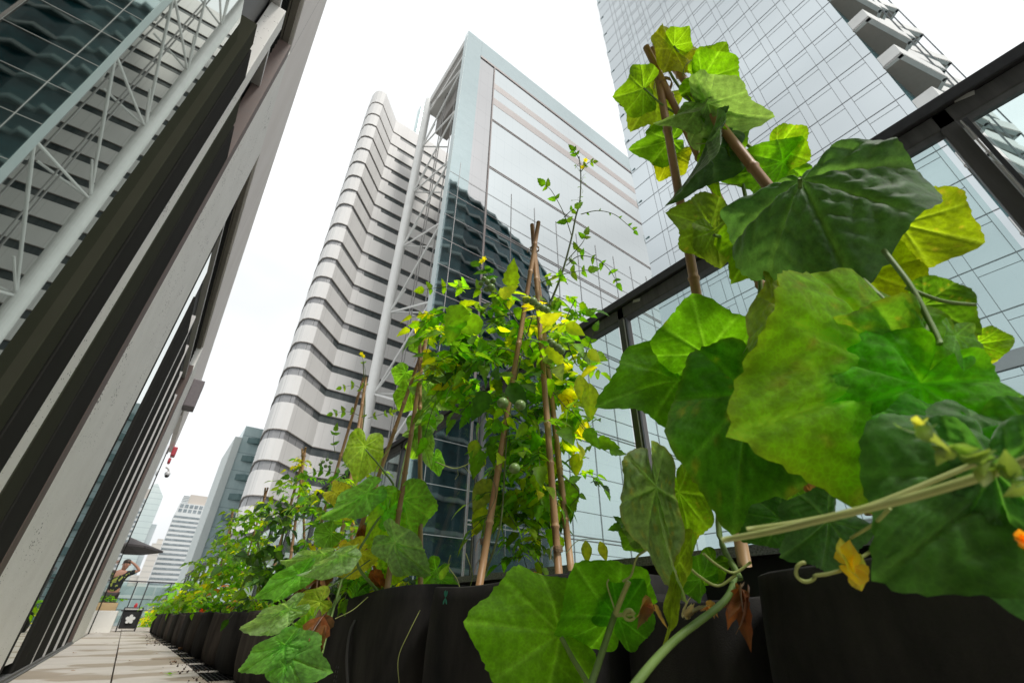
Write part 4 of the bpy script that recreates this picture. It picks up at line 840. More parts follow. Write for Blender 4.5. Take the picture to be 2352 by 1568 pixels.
FL_ = [
 # bx, by, tx, ty, db, dt, kwargs
 (1548, 106, 1588, 58, 1.06, 1.02, dict(wid=1.15, roll=-15, fold=.25, c=G1, wave=.08)),
 (1546, 112, 1528, 168, 1.06, 1.03, dict(wid=1.25, roll=25, fold=.35, c=YG)),
 (1624, 160, 1668, 92, 1.02, .98, dict(wid=1.15, roll=10, fold=.12, c=(0.168, 0.351, 0.01))),
 (1612, 182, 1712, 222, 1.0, .96, dict(wid=.85, roll=-10, fold=.1, c=(0.144, 0.338, 0.01), droop=.2)),
 (1478, 204, 1412, 226, 1.02, 1.0, dict(wid=1.05, roll=15, fold=.25, c=(0.156, 0.325, 0.01))),
 (1505, 222, 1448, 292, 1.1, 1.08, dict(wid=.95, roll=-20, fold=.1, c=(0.288, 0.416, 0.03))),
 (1470, 190, 1450, 160, 1.1, 1.1, dict(wid=1.2, c=(0.288, 0.429, 0.02))),
 (1540, 322, 1455, 352, 1.12, 1.12, dict(wid=.9, roll=20, fold=.3, c=G2)),
 (1545, 352, 1512, 412, 1.14, 1.14, dict(wid=1.0, roll=-10, c=YG)),
 (1520, 300, 1500, 262, 1.13, 1.13, dict(wid=1.2, c=G2)),
 (1606, 236, 1516, 304, .98, .95, dict(wid=.42, roll=50, fold=.5, c=PAL, bump=1.6)),
 (1622, 238, 1752, 300, .97, .90, dict(wid=.85, roll=-22, fold=.45, droop=.5, c=PAL, bump=1.8)),
 (1660, 270, 1722, 345, .98, .95, dict(wid=.75, roll=30, fold=.2, c=(0.144, 0.325, 0.01))),
 (1784, 342, 1862, 372, .96, .92, dict(wid=1.05, roll=-8, fold=.05, c=(0.192, 0.377, 0.01), spots=.3)),
 (1800, 372, 1672, 414, .95, .92, dict(wid=.55, roll=15, fold=.1, c=(0.12, 0.325, 0.01))),
 (1628, 325, 1585, 470, .94, .90, dict(wid=.5, roll=55, fold=.6, c=TOP, bump=2.2, droop=.3)),
 (1650, 350, 1640, 465, .96, .93, dict(wid=.5, roll=-40, fold=.3, c=G1)),
 (1632, 528, 1538, 478, .88, .86, dict(wid=1.0, roll=-25, fold=.1, c=(0.18, 0.325, 0.03), spots=.2)),
 (1640, 530, 1662, 612, .86, .84, dict(wid=.9, roll=20, fold=.2, c=(0.204, 0.312, 0.05))),
 (1755, 525, 1688, 648, .80, .78, dict(wid=.8, roll=10, fold=.1, c=(0.156, 0.351, 0.01), spots=.2)),
 (1838, 405, 1962, 648, .68, .56, dict(wid=.94, roll=4, back=.3, fold=-.12, droop=.25, c=TOP, bump=2.2, side=.25, seed=5)),
 (1845, 560, 1780, 640, .82, .82, dict(wid=.8, roll=30, c=OR, spots=.8)),
 (1850, 600, 1885, 705, .80, .78, dict(wid=.6, roll=-20, c=(0.48, 0.39, 0.015), spots=.6)),
 (2066, 514, 2272, 562, .66, .60, dict(wid=.95, roll=-6, fold=.08, droop=.1, c=(.20, .30, .01), spots=.25, seed=8)),
 (1985, 628, 2072, 755, .68, .62, dict(wid=.95, roll=8, fold=.1, c=(0.36, 0.468, 0.01), spots=.1)),
 (1935, 660, 1990, 560, .74, .74, dict(wid=1.2, c=(0.3, 0.442, 0.01))),
 (2120, 700, 2268, 770, .54, .50, dict(wid=.95, roll=10, fold=.2, c=(0.066, 0.169, 0.01), spots=.15)),
 (2240, 790, 2356, 778, .56, .54, dict(wid=.75, roll=-10, c=(0.18, 0.364, 0.01), spots=.4)),
 (2215, 800, 2262, 870, .6, .6, dict(wid=.9, c=(0.324, 0.429, 0.02))),
 (1622, 815, 1588, 668, .77, .74, dict(wid=1.15, roll=5, fold=.06, droop=-.05, c=(0.102, 0.305, 0.008), spots=.04, seed=12, bump=.7)),
 (1560, 872, 1393, 900, .80, .74, dict(wid=.78, roll=-25, fold=.12, c=(0.102, 0.312, 0.008), seed=13, bump=.7)),
 (1605, 945, 1560, 1016, .82, .82, dict(wid=1.1, roll=10, c=(0.12, 0.312, 0.01))),
 (1800, 705, 1718, 925, .70, .66, dict(wid=.62, roll=28, fold=.35, c=(0.24, 0.312, 0.015), spots=.6, bump=1.5)),
 (1790, 690, 1850, 650, .70, .70, dict(wid=1.0, roll=10, c=(0.084, 0.208, 0.02))),
 (1720, 905, 1688, 1275, .66, .58, dict(wid=.72, roll=12, fold=.10, droop=.1, c=(.06, .19, .014), spots=.3, seed=21, bump=1.3)),
 (1780, 1000, 1885, 1120, .64, .6, dict(wid=1.0, c=(0.024, 0.091, 0.01))),
 (1790, 1160, 1812, 1105, .7, .7, dict(wid=1.1, c=G1)), (1850, 1150, 1880, 1120, .68, .68, dict(wid=1.1, c=G2)),
 (2098, 862, 1738, 985, .47, .41, dict(wid=1.02, roll=4, fold=-.05, droop=.1, c=(.15, .32, .008), spots=.55, seed=31, bump=1.39)),
 (2105, 850, 1850, 745, .50, .46, dict(wid=.66, roll=-12, fold=.15, c=(.11, .25, .02), spots=.7, bump=1.35, seed=33)),
 (2110, 868, 2255, 965, .46, .43, dict(wid=1.1, roll=8, fold=.1, c=(.10, .24, .01), seed=34)),
 (2115, 880, 1940, 1150, .44, .42, dict(wid=.8, roll=6, c=(.09, .26, .008), seed=35)),
 (2195, 770, 2232, 850, .44, .42, dict(wid=.7, roll=50, fold=.3, c=(0.144, 0.26, 0.08))),
 (2330, 1090, 2030, 1330, .35, .31, dict(wid=.80, roll=5, fold=.05, c=(0.042, 0.13, 0.012), seed=41, bump=1.8)),
 (2280, 1080, 2380, 1480, .34, .30, dict(wid=.75, roll=-8, c=(0.048, 0.143, 0.03), seed=42, bump=2)),
 (2200, 1020, 2060, 1180, .38, .36, dict(wid=1.0, c=(0.054, 0.208, 0.01), seed=43)),
 (2390, 1000, 2290, 1180, .37, .35, dict(wid=.8, c=(0.06, 0.169, 0.02))),
 (1905, 1195, 1798, 1292, .50, .48, dict(wid=.8, roll=20, fold=.2, c=(0.054, 0.143, 0.04), bump=1.5)),
 (1790, 1190, 1700, 1235, .56, .55, dict(wid=.7, c=(0.042, 0.13, 0.02))),
 (1505, 1118, 1540, 1410, .66, .60, dict(wid=.42, roll=-30, fold=.3, c=(0.156, 0.247, 0.09), spots=.7, bump=1.6, seed=51)),
 (1560, 1130, 1610, 1300, .70, .68, dict(wid=.55, roll=20, c=(0.192, 0.377, 0.01), spots=.2)),
 (1560, 1290, 1540, 1515, .64, .60, dict(wid=.16, roll=30, c=(0.264, 0.364, 0.03))),
 (1480, 1225, 1430, 1215, .72, .72, dict(wid=1.0, c=(0.144, 0.247, 0.09))),
 (1460, 1230, 1430, 1265, .74, .74, dict(wid=1.1, c=G2)),
 (1288, 1452, 1055, 1420, .75, .70, dict(wid=.80, roll=-10, fold=.08, droop=.22, c=(0.126, 0.338, 0.008), seed=61, bump=.6, side=.2)),
 (1405, 1418, 1325, 1308, .76, .73, dict(wid=1.15, roll=8, fold=.1, c=(0.108, 0.325, 0.008), seed=62, bump=.6)),
 (1420, 1420, 1478, 1330, .74, .73, dict(wid=1.0, c=(0.096, 0.286, 0.008), seed=63, bump=.6)),
 (1610, 1330, 1560, 1290, .74, .72, dict(wid=.9, c=(0.072, 0.234, 0.01))), (1640, 1290, 1610, 1350, .76, .76, dict(wid=.8, c=G2)),
 (2330, 930, 2270, 905, .42, .42, dict(wid=.7, c=(0.06, 0.156, 0.04))), (2300, 960, 2352, 1010, .44, .42, dict(wid=.6, c=(0.036, 0.104, 0.02))),
]
for bx, by, tx, ty, db, dt, kw in FL_:
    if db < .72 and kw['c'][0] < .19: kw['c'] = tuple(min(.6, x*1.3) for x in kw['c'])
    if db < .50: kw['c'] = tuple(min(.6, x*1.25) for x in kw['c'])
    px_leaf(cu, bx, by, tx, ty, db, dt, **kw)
def flower(parent, c, r, colr, name='flower', n=5, face=None):
    q = MB(); c = np.array(c); f = (CAM-c) if face is None else np.array(face, float); f /= np.linalg.norm(f); s = np.cross(f, (0, .1, 1)); s /= np.linalg.norm(s); u = np.cross(f, s)
    for i in range(n):
        th = 2*math.pi*i/n+.4; d = s*math.cos(th)+u*math.sin(th); leaflet(q, c, d+f*.35, f, r, .75, cvar(colr, .06), 1, .3)
    q.ball(c+f*r*.1, r*.16, 8, 6, (colr[0]*.8, colr[1]*.7, colr[2]))
    return q.build(name, m_small, parent, smooth=True)
for cc_, rr_, k_ in ((P(1955, 1300, .40), .021, (.45, .40, .06)), (P(2110, 975, .28), .008, (.34, .38, .14)), (P(2352, 1240, .28), .007, (.6, .28, .04))):
    q = MB()
    for i in range(8):
        th = i*.9; leaflet(q, cc_, np.array([math.cos(th), .3*math.sin(th*2), math.sin(th)])+.35*rnd_unit(), (CAM-cc_)/np.linalg.norm(CAM-cc_)+.9*rnd_unit(), rr_*random.uniform(.6, 1.25), random.uniform(.8, 1.2), cvar(k_, .1), 1, random.uniform(-.4, .6))
    q.build('flower', m_small, cu, smooth=True)
q = MB()
for i in range(26):
    t_ = i/25; a = P(2100+250*t_+random.uniform(-10, 10), 985+120*t_+random.uniform(-12, 12), .255-.02*t_); leaflet(q, a, rnd_unit(), rnd_unit(), random.uniform(.010, .016), .7, cvar((.13, .20, .10), .12), 1, .4)
q.build('bud_cluster', m_small, cu, smooth=True)
def withered(parent, pts, r, colr, n=7, name='withered_flower'):
    q = MB()
    for i in range(n):
        a = np.array(pts[0])+rng.randn(3)*r*.25; b_ = np.array(pts[1])+rng.randn(3)*r*.5
        leaflet(q, a, b_-a, rnd_unit(), np.linalg.norm(b_-a)*random.uniform(.8, 1.15), .5, cvar(colr, .25), 0, random.uniform(-.3, .6))
    return q.build(name, m_small if .40 < colr[0] < .45 and colr[2] > .1 else m_dry, parent, smooth=True)
withered(cu, (P(1705, 1345, .68), P(1695, 1425, .66)), .03, (.22, .085, .02), 10)
withered(cu, (P(1492, 1378, .66), P(1490, 1425, .65)), .02, (.42, .24, .16), 8); withered(cu, (P(1630, 1385, .7), P(1626, 1420, .7)), .012, (.42, .24, .15), 6)
withered(cu, (P(1575, 1420, .7), P(1590, 1380, .7)), .01, (.3, .3, .15), 5)
withered(cu, (P(1858, 1115, .56), P(1895, 1165, .54)), .012, (.5, .27, .08), 6)
withered(cu, (P(1700, 372, .95), P(1722, 352, .95)), .012, (.5, .3, .08), 5)

# ================================================================ CENTRAL TOMATO with beans
tm = thing('tomato_plant', (1.05, 1.15, .45), 'dense tomato plant on the tall central bamboo tripod', 'plant')
L_ = MB(); S_ = MB()
palC = [(G1, 4), (G2, 5), (YG, 1.7), (DK, 1.6), ((.09, .2, .03), 2), (PAL, .8)]
palY = [(YG, 4), ((.42, .44, .02), 3), (G1, 2)]
cloud(L_, S_, 1150, 715, 170, 60, 2.05, .12, 28, .075, palC, comp=.6)
cloud(L_, S_, 1170, 830, 165, 95, 1.95, .22, 75, .078, palC, comp=.55)
cloud(L_, S_, 1215, 960, 110, 110, 1.82, .18, 51, .070, [(G2, 5), (DK, 2), (G1, 3), (YG, .8)], comp=.55)
cloud(L_, S_, 1220, 1100, 90, 70, 1.72, .14, 25, .065, [(G2, 4), (DK, 2), (G1, 3)], comp=.5)
cloud(L_, S_, 1190, 1220, 75, 80, 1.65, .10, 14, .045, [(G2, 4), (DK, 2), (G1, 2)], comp=.6)
cloud(L_, S_, 1325, 900, 52, 150, 1.82, .12, 21, .075, palY, kind=1, comp=.3)
cloud(L_, S_, 1340, 1000, 50, 120, 1.80, .12, 8, .045, palC, comp=.8)
cloud(L_, S_, 1050, 860, 80, 100, 2.05, .15, 28, .075, palC, comp=.5)
cloud(L_, S_, 1280, 700, 60, 70, 2.05, .12, 11, .055, [(YG, 3), (G1, 3), ((.45, .44, .04), 1)], comp=.4)
cloud(L_, S_, 1205, 1060, 95, 90, 1.74, .12, 44, .066, [(G2, 4), (G1, 4), (YG, 2)], comp=.5)
cloud(L_, S_, 1190, 1180, 75, 90, 1.66, .10, 30, .058, [(G2, 3), (G1, 4), (YG, 2)], comp=.5)
cloud(L_, S_, 1130, 780, 150, 100, 2.0, .12, 44, .072, [(G1, 4), (YG, 2), (G2, 3)], comp=.5)
cloud(L_, S_, 1010, 800, 60, 90, 2.1, .12, 20, .066, [(G1, 4), (YG, 2), (G2, 3)], comp=.5)
def hang(mb, px, py, lp, d, c, ang=90, kind=1, wd=.62, nrm=None):
    a = P(px, py, d); b_ = P(px+lp*math.cos(math.radians(ang)), py+lp*math.sin(math.radians(ang)), d*.985); n = (CAM-a); n = n/np.linalg.norm(n)+.45*rnd_unit()
    leaflet(mb, a, b_-a, n, np.linalg.norm(b_-a), wd, c, kind, .12)
for (x, y_, l, c, a, k) in [(1108, 1160, 90, (.42, .42, .05), 100, 1), (1150, 1150, 80, (.28, .34, .04), 60, 1), (1175, 1130, 75, (.20, .30, .02), 95, 1), (1210, 1130, 70, (.24, .32, .02), 80, 1), (1128, 1100, 90, (.30, .33, .08), 120, 1),
    (1262, 1150, 85, (.48, .46, .05), 75, 1), (1262, 1050, 80, (.3, .36, .03), 95, 1), (1300, 1100, 90, (.18, .30, .02), 80, 1), (1326, 1040, 70, (.40, .42, .03), 95, 1), (1345, 1240, 68, (.45, .44, .03), 85, 2), (1378, 1242, 62, (.48, .44, .03), 72, 2),
    (1240, 740, 70, (.55, .5, .03), -20, 1), (1262, 790, 80, (.52, .5, .03), 60, 0), (1300, 745, 62, (.50, .50, .03), 30, 1), (1148, 680, 60, (.45, .46, .05), -30, 0), (1100, 1030, 75, (.12, .27, .01), 100, 0), (1330, 860, 90, (.45, .45, .03), 80, 2), (1355, 880, 110, (.40, .42, .03), 88, 2), (1110, 740, 90, (.14, .3, .01), 170, 0), (1170, 660, 70, (.22, .36, .01), -80, 0), (1060, 700, 100, (.16, .33, .01), 110, 0),
    (1290, 960, 80, (.12, .26, .01), 70, 0), (1370, 1010, 60, (.12, .26, .01), 20, 0), (1400, 1035, 40, (.10, .25, .01), 10, 0), (1120, 900, 80, (.05, .15, .01), 120, 0), (1170, 880, 90, (.04, .12, .01), 60, 0), (1095, 1010, 60, (.4, .42, .03), 110, 1)]:
    hang(L_, x, y_, l*(.82 if c[0] > .35 else 1), 1.66, (c[0]*.80, c[1]*.95, c[2]) if c[0] > .3 else c, a, k)
# main vines
for pts, r in [([(1110, 1330, 1.45), (1150, 1200, 1.5), (1165, 1000, 1.65), (1190, 850, 1.8), (1230, 700, 2.0)], .004), ([(1290, 1320, 1.4), (1270, 1100, 1.6), (1255, 900, 1.75), (1200, 760, 1.9), (1130, 660, 2.0)], .004),
               ([(1270, 900, 1.7), (1320, 960, 1.7), (1370, 1020, 1.7), (1400, 1040, 1.7)], .002), ([(1100, 860, 1.8), (1140, 800, 1.85), (1230, 830, 1.8), (1290, 860, 1.75)], .003), ([(1180, 720, 1.9), (1100, 735, 1.95), (1050, 720, 1.95)], .003), ([(1130, 1280, 1.48), (1110, 1210, 1.5), (1140, 1130, 1.55), (1110, 1060, 1.6)], .0018), ([(1300, 1270, 1.45), (1330, 1240, 1.5), (1385, 1238, 1.5)], .0016)]:
    sp = spline([P(*p) for p in pts], 6); S_.tube(sp, list(np.linspace(r, r*.6, len(sp))), 6)
# the left reaching branch, with small paired leaflets
def sprig(mb, st, pts, n, size, c, r=.0024, kind=0, both=True, dn=0):
    sp = spline([P(*p) for p in pts], 8); st.tube(sp, list(np.linspace(r, r*.5, len(sp))), 5)
    for i in range(n):
        j = int((i+.7)/n*(len(sp)-1)); p = sp[j]; d = sp[min(j+1, len(sp)-1)]-sp[max(j-1, 0)]; d /= np.linalg.norm(d)
        view = CAM-p; view /= np.linalg.norm(view); s = np.cross(d, view); s /= np.linalg.norm(s)
        for sg in ((-1, 1) if both else (random.choice((-1, 1)),)):
            leaflet(mb, p, d*.5+s*sg+np.array([0, 0, dn]), view+.5*rnd_unit(), size*random.uniform(.55, 1.2), .6, cvar(c, .15), kind, .25)
    d = sp[-1]-sp[max(-3, -len(sp))]; leaflet(mb, sp[-1], d, (CAM-sp[-1])+.3*rnd_unit(), size*1.3, .6, cvar(c, .1), kind, .3)
sprig(L_, S_, [(1170, 690, 1.9), (1120, 668, 1.92), (1040, 658, 1.95), (975, 665, 1.98)], 6, .050, (.19, .34, .01))
sprig(L_, S_, [(1240, 650, 2.0), (1300, 628, 2.0), (1350, 620, 2.0)], 4, .05, (.13, .28, .01))
sprig(L_, S_, [(1300, 780, 1.8), (1330, 840, 1.8), (1365, 760, 1.8)], 3, .04, (.10, .24, .01))
sprig(L_, S_, [(1320, 690, 1.95), (1300, 740, 1.9), (1345, 722, 1.9)], 3, .05, (.14, .28, .01))
sprig(L_, S_, [(1290, 1090, 1.6), (1330, 1130, 1.6), (1310, 1160, 1.6)], 3, .05, (.12, .26, .01))
# the tall shoot
S2 = [(1262, 700, 2.0), (1290, 630, 2.05), (1312, 550, 2.1), (1322, 500, 2.12), (1332, 460, 2.15), (1334, 400, 2.2), (1330, 360, 2.22)]
sp = spline([P(*p) for p in S2], 8); S_.tube(sp, list(np.linspace(.0055, .0026, len(sp))), 7)
sprig(L_, S_, [(1314, 545, 2.1), (1295, 490, 2.12), (1268, 440, 2.14), (1252, 425, 2.15)], 3, .05, (.12, .28, .01))
sprig(L_, S_, [(1334, 492, 2.12), (1372, 484, 2.12), (1410, 492, 2.12), (1440, 515, 2.1), (1456, 530, 2.1)], 6, .026, (.09, .22, .01), both=False)
sprig(L_, S_, [(1300, 610, 2.08), (1330, 588, 2.08), (1370, 595, 2.06), (1400, 620, 2.05), (1418, 650, 2.04)], 6, .036, (.10, .25, .01))
sprig(L_, S_, [(1300, 600, 2.08), (1336, 560, 2.08), (1345, 540, 2.08)], 2, .04, (.12, .26, .01))
sprig(L_, S_, [(1295, 500, 2.12), (1308, 487, 2.12), (1320, 478, 2.12)], 1, .045, (.12, .28, .01)); sprig(L_, S_, [(1334, 395, 2.2), (1350, 375, 2.2), (1362, 372, 2.2)], 2, .025, (.12, .22, .01))
sprig(L_, S_, [(1330, 365, 2.22), (1322, 350, 2.22), (1318, 345, 2.22)], 2, .035, (.07, .18, .01))
for i in range(16):
    a = sp[int(len(sp)*random.uniform(.66, .97))]; b_ = a+rng.randn(3)*.022+np.array([0, 0, -.01]); S_.tube([a, (a+b_)/2+np.array([0, 0, .004]), b_], .0007, 4)
    leaflet(L_, b_, rnd_unit(), rnd_unit(), .014, .4, (.10, .2, .01), 2)
L_.build('foliage', m_small, tm, smooth=True); S_.build('stem', m_stemd, tm, smooth=True)
for p_ in ((1345, 368, 2.2), (1338, 384, 2.2), (1106, 600, 1.98), (1112, 594, 1.98)): flower(tm, P(*p_), .014, (.75, .62, .03))
m_tom = mat('green_tomato', (.16, .27, .06), .3, spec=.6, noise=(30, (.22, .33, .10)))
m_tomo = mat('ripe_tomato', (.62, .30, .02), .3, noise=(30, (.7, .22, .02)))
def fruits(parent, lst, m=m_tom, name='tomato'):
    for x, y_, r, d in lst:
        q = MB(); q.ball(P(x, y_, d), r, 14, 9, sq=.93); q.tube([P(x, y_-5, d), P(x+2, y_-14, d)], .0012, 5); q.build(name, m, parent, smooth=True)
fruits(tm, [(1208, 688, 0.0162, 1.68), (1224, 692, 0.0168, 1.66), (1236, 702, 0.0157, 1.68), (1247, 708, 0.0151, 1.68), (1256, 712, 0.014, 1.68), (1120, 648, 0.0123, 1.73), (1112, 640, 0.0101, 1.74), (1133, 644, 0.0112, 1.73), (1105, 651, 0.0106, 1.74), (1128, 660, 0.0157, 1.72), (1118, 664, 0.0123, 1.73), (1270, 790, 0.0146, 1.56), (1281, 798, 0.0151, 1.55), (1264, 783, 0.0112, 1.57), (1290, 806, 0.0134, 1.56), (1155, 925, 0.0202, 1.48), (1195, 930, 0.019, 1.48), (1182, 1075, 0.0179, 1.38), (1312, 598, 0.009, 1.84)])

# ================================================================ MARIGOLDS in the green-flower bag
mg = thing('marigold', (1.2, 1.1, .45), 'low feathery marigolds with orange blooms behind the central canes', 'plant')
L_ = MB(); S_ = MB(); cloud(L_, S_, 1245, 1350, 55, 25, 1.85, .1, 43, .03, [((.03, .10, .02), 3), (G2, 2)], kind=2, comp=.8); L_.build('foliage', m_small, mg, smooth=True); S_.build('stem', m_stemd, mg)
for p_ in ((1232, 1322, 1.7), (1245, 1334, 1.7), (1196, 1352, 1.7)): flower(mg, P(*p_), .018, (.80, .16, .02), n=8)
sm = thing('seedling', (1.0, 1.2, .45), 'low pale green shoots at the rim of the bag marked with the green flower', 'plant')
L_ = MB(); S_ = MB()
for (x, y_, l, a) in [(1030, 1372, 70, -12), (1085, 1372, 45, -10), (1010, 1330, 40, -60), (1150, 1368, 60, 175)]: hang(L_, x, y_, l, 1.42, (.15, .30, .02), a, 1, .35)
for pts in ([(1060, 1365, 1.45), (1050, 1330, 1.5), (1030, 1300, 1.5), (1035, 1275, 1.5)], [(1075, 1360, 1.45), (1085, 1320, 1.48), (1070, 1270, 1.5)], [(1180, 1375, 1.4), (1168, 1340, 1.42), (1200, 1310, 1.44), (1260, 1325, 1.44)]): S_.tube(spline([P(*p) for p in pts], 5), .0016, 5)
for x, y_ in ((1345, 1150), (1352, 1165)): pass
L_.build('foliage', m_small, sm, smooth=True); S_.build('stem', m_pale, sm)
fs = thing('flowering_shrub', on(0, 1.7, 1470, 1230), 'small shrub with tiny red blooms seen just left of the large near leaves', 'plant')
L_ = MB(); S_ = MB(); sprig(L_, S_, [(1482, 1260, 1.3), (1474, 1190, 1.3), (1462, 1150, 1.32), (1456, 1120, 1.34)], 6, .030, (.05, .15, .02)); sprig(L_, S_, [(1478, 1230, 1.3), (1450, 1200, 1.3), (1428, 1205, 1.3)], 3, .035, (.05, .16, .02))
L_.build('foliage', m_small, fs, smooth=True); S_.build('stem', m_stemd, fs)
for p_ in ((1447, 1148, 1.31), (1462, 1141, 1.31)): flower(fs, P(*p_), .010, (.45, .05, .03))

# ================================================================ MIDDLE CUCUMBER (bag with the loose strap)
mc = thing('cucumber_plant', (.95, 2.0, .45), 'cucumber plant with pale drooping leaves spilling over the bag with the loose strap', 'plant')
ML = [
 (838, 1022, 817, 1114, 2.2, 2.1, dict(wid=.85, fold=.1, c=(0.264, 0.442, 0.03))), (932, 856, 902, 888, 2.5, 2.5, dict(wid=1.25, c=(0.156, 0.364, 0.01))), (966, 792, 935, 772, 2.6, 2.6, dict(wid=1.1, c=(0.192, 0.416, 0.01))),
 (985, 880, 1036, 946, 2.3, 2.2, dict(wid=.85, roll=-20, c=PAL, bump=2)), (988, 962, 925, 1012, 2.2, 2.15, dict(wid=.6, roll=20, fold=.3, c=PAL, bump=2)), (962, 985, 990, 1080, 2.2, 2.15, dict(wid=.5, fold=.3, c=(0.18, 0.338, 0.05), bump=1.6)),
 (945, 900, 912, 958, 2.4, 2.4, dict(wid=.9, c=G1)), (925, 1145, 952, 1250, 1.95, 1.9, dict(wid=1.15, fold=.1, c=(0.168, 0.39, 0.03), bump=1.3)), (890, 1180, 880, 1336, 1.92, 1.85, dict(wid=.55, c=(0.24, 0.455, 0.01))),
 (905, 1245, 985, 1328, 1.8, 1.72, dict(wid=.75, roll=-25, fold=.25, c=PAL, bump=2)), (842, 1132, 735, 1206, 1.9, 1.8, dict(wid=.6, roll=25, fold=.3, c=(0.144, 0.338, 0.05), bump=1.6)), (785, 1275, 680, 1342, 1.6, 1.5, dict(wid=.5, roll=35, fold=.4, c=PAL, bump=2, droop=.3)),
 (742, 1272, 640, 1300, 1.7, 1.62, dict(wid=.5, roll=30, fold=.35, c=PAL, bump=2)), (690, 1318, 580, 1380, 1.62, 1.52, dict(wid=.55, roll=15, fold=.2, c=(0.108, 0.312, 0.02))), (664, 1398, 545, 1468, 1.5, 1.4, dict(wid=.55, roll=25, fold=.25, c=PAL, bump=2, droop=.3)),
 (655, 1482, 531, 1557, 1.42, 1.34, dict(wid=.55, roll=15, fold=.2, c=(0.12, 0.299, 0.04), bump=1.7)), (648, 1498, 596, 1550, 1.42, 1.4, dict(wid=.9, c=(0.096, 0.26, 0.03))), (664, 1508, 748, 1545, 1.42, 1.36, dict(wid=.95, roll=-12, fold=.1, c=(0.102, 0.286, 0.035), bump=1.7)),
 (655, 1530, 640, 1580, 1.4, 1.38, dict(wid=.9, c=(0.108, 0.286, 0.02))), (828, 1270, 752, 1325, 1.85, 1.8, dict(wid=.9, c=(0.432, 0.546, 0.02), spots=.3)), (735, 1380, 665, 1408, 1.6, 1.55, dict(wid=.9, roll=10, c=(0.288, 0.39, 0.03), spots=.9)),
 (800, 1170, 760, 1150, 2.1, 2.1, dict(wid=1.0, c=(0.504, 0.598, 0.02))), (770, 1130, 815, 1150, 2.2, 2.15, dict(wid=.8, c=(0.54, 0.6, 0.02))), (700, 1440, 640, 1500, 1.5, 1.48, dict(wid=.6, c=(0.156, 0.338, 0.01))), (720, 1420, 700, 1500, 1.52, 1.5, dict(wid=.4, c=(0.24, 0.39, 0.02), spots=.4)),
 (1000, 1310, 950, 1370, 1.9, 1.88, dict(wid=.8, c=(0.132, 0.338, 0.01))), (1010, 1330, 1060, 1350, 1.6, 1.6, dict(wid=.7, c=(0.156, 0.39, 0.02))), (815, 1330, 850, 1370, 1.9, 1.9, dict(wid=.9, c=(0.084, 0.26, 0.01))),
 (960, 1020, 940, 1060, 2.5, 2.5, dict(wid=1., c=G1)), (1000, 1050, 1010, 1100, 2.4, 2.4, dict(wid=.6, c=(0.132, 0.338, 0.02))), (920, 1290, 850, 1320, 1.9, 1.9, dict(wid=.9, c=(0.264, 0.468, 0.01))), (760, 1225, 710, 1250, 2.1, 2.1, dict(wid=1, c=G2)), (980, 940, 960, 900, 2.5, 2.5, dict(wid=1, c=G1)),
]
for bx, by, tx, ty, db, dt, kw in ML: kw = dict(kw); kw['c'] = tuple(min(.6, x*1.45+.015) for x in kw['c']); kw['bump'] = max(1.45, kw.get('bump', 1)*1.1); kw['wid'] = kw.get('wid', 1)*.88; px_leaf(mc, bx, by, tx, ty, db, dt, NR=16, NA=96, **kw)
v = MB()
for pts, r in [([(890, 1370, 1.85), (900, 1200, 2.0), (930, 1050, 2.3), (968, 900, 2.5), (985, 790, 2.7)], .005), ([(870, 1360, 1.8), (820, 1290, 1.75), (850, 1220, 1.85), (905, 1130, 2.0), (880, 1080, 2.1), (838, 1030, 2.2)], .006), ([(780, 1370, 1.75), (760, 1400, 1.6), (735, 1450, 1.5), (720, 1500, 1.45), (715, 1580, 1.4)], .0075),
               ([(785, 1330, 1.7), (760, 1420, 1.55), (740, 1500, 1.45)], .005), ([(720, 1450, 1.5), (680, 1440, 1.5), (655, 1400, 1.5)], .004), ([(705, 1300, 1.7), (700, 1350, 1.65), (760, 1345, 1.7), (850, 1285, 1.8)], .004), ([(960, 1020, 2.3), (985, 960, 2.3), (980, 890, 2.35)], .003), ([(715, 1500, 1.44), (690, 1500, 1.43), (655, 1490, 1.42)], .003)]:
    sp = spline([P(*p) for p in pts], 6); v.tube(sp, list(np.linspace(r, r*.7, len(sp))), 7)
v.build('vine', m_stem, mc, smooth=True)
v = MB()
for pts, r in [([(965, 1400, 1.5), (940, 1450, 1.45), (915, 1510, 1.42), (918, 1580, 1.4)], .0014), ([(770, 1420, 1.6), (810, 1400, 1.62), (845, 1370, 1.7)], .0016), ([(658, 1490, 1.42), (700, 1470, 1.45), (740, 1455, 1.5)], .0015), ([(1000, 1060, 2.2), (1040, 1075, 2.2), (1065, 1070, 2.2), (1080, 1062, 2.2)], .003), ([(1050, 1075, 2.2), (1052, 1090, 2.2), (1045, 1100, 2.2)], .0015), ([(1066, 1070, 2.2), (1082, 1088, 2.2), (1090, 1080, 2.2)], .0015), ([(995, 1410, 1.52), (985, 1430, 1.5), (1000, 1447, 1.5)], .001), ([(850, 1180, 1.9), (870, 1215, 1.9), (880, 1240, 1.9)], .0018), ([(900, 1020, 2.2), (860, 1090, 2.1), (880, 1165, 2.0)], .003)]:
    v = MB(); v.tube(spline([P(*p) for p in pts], 6), r, 5); v.build('tendril', m_pale, mc, smooth=True)
withered(mc, (P(752, 1300, 1.7), P(705, 1372, 1.66)), .05, (.26, .11, .03), 9, 'withered_leaf'); withered(mc, (P(748, 1415, 1.5), P(705, 1500, 1.46)), .045, (.30, .13, .05), 10, 'withered_leaf')
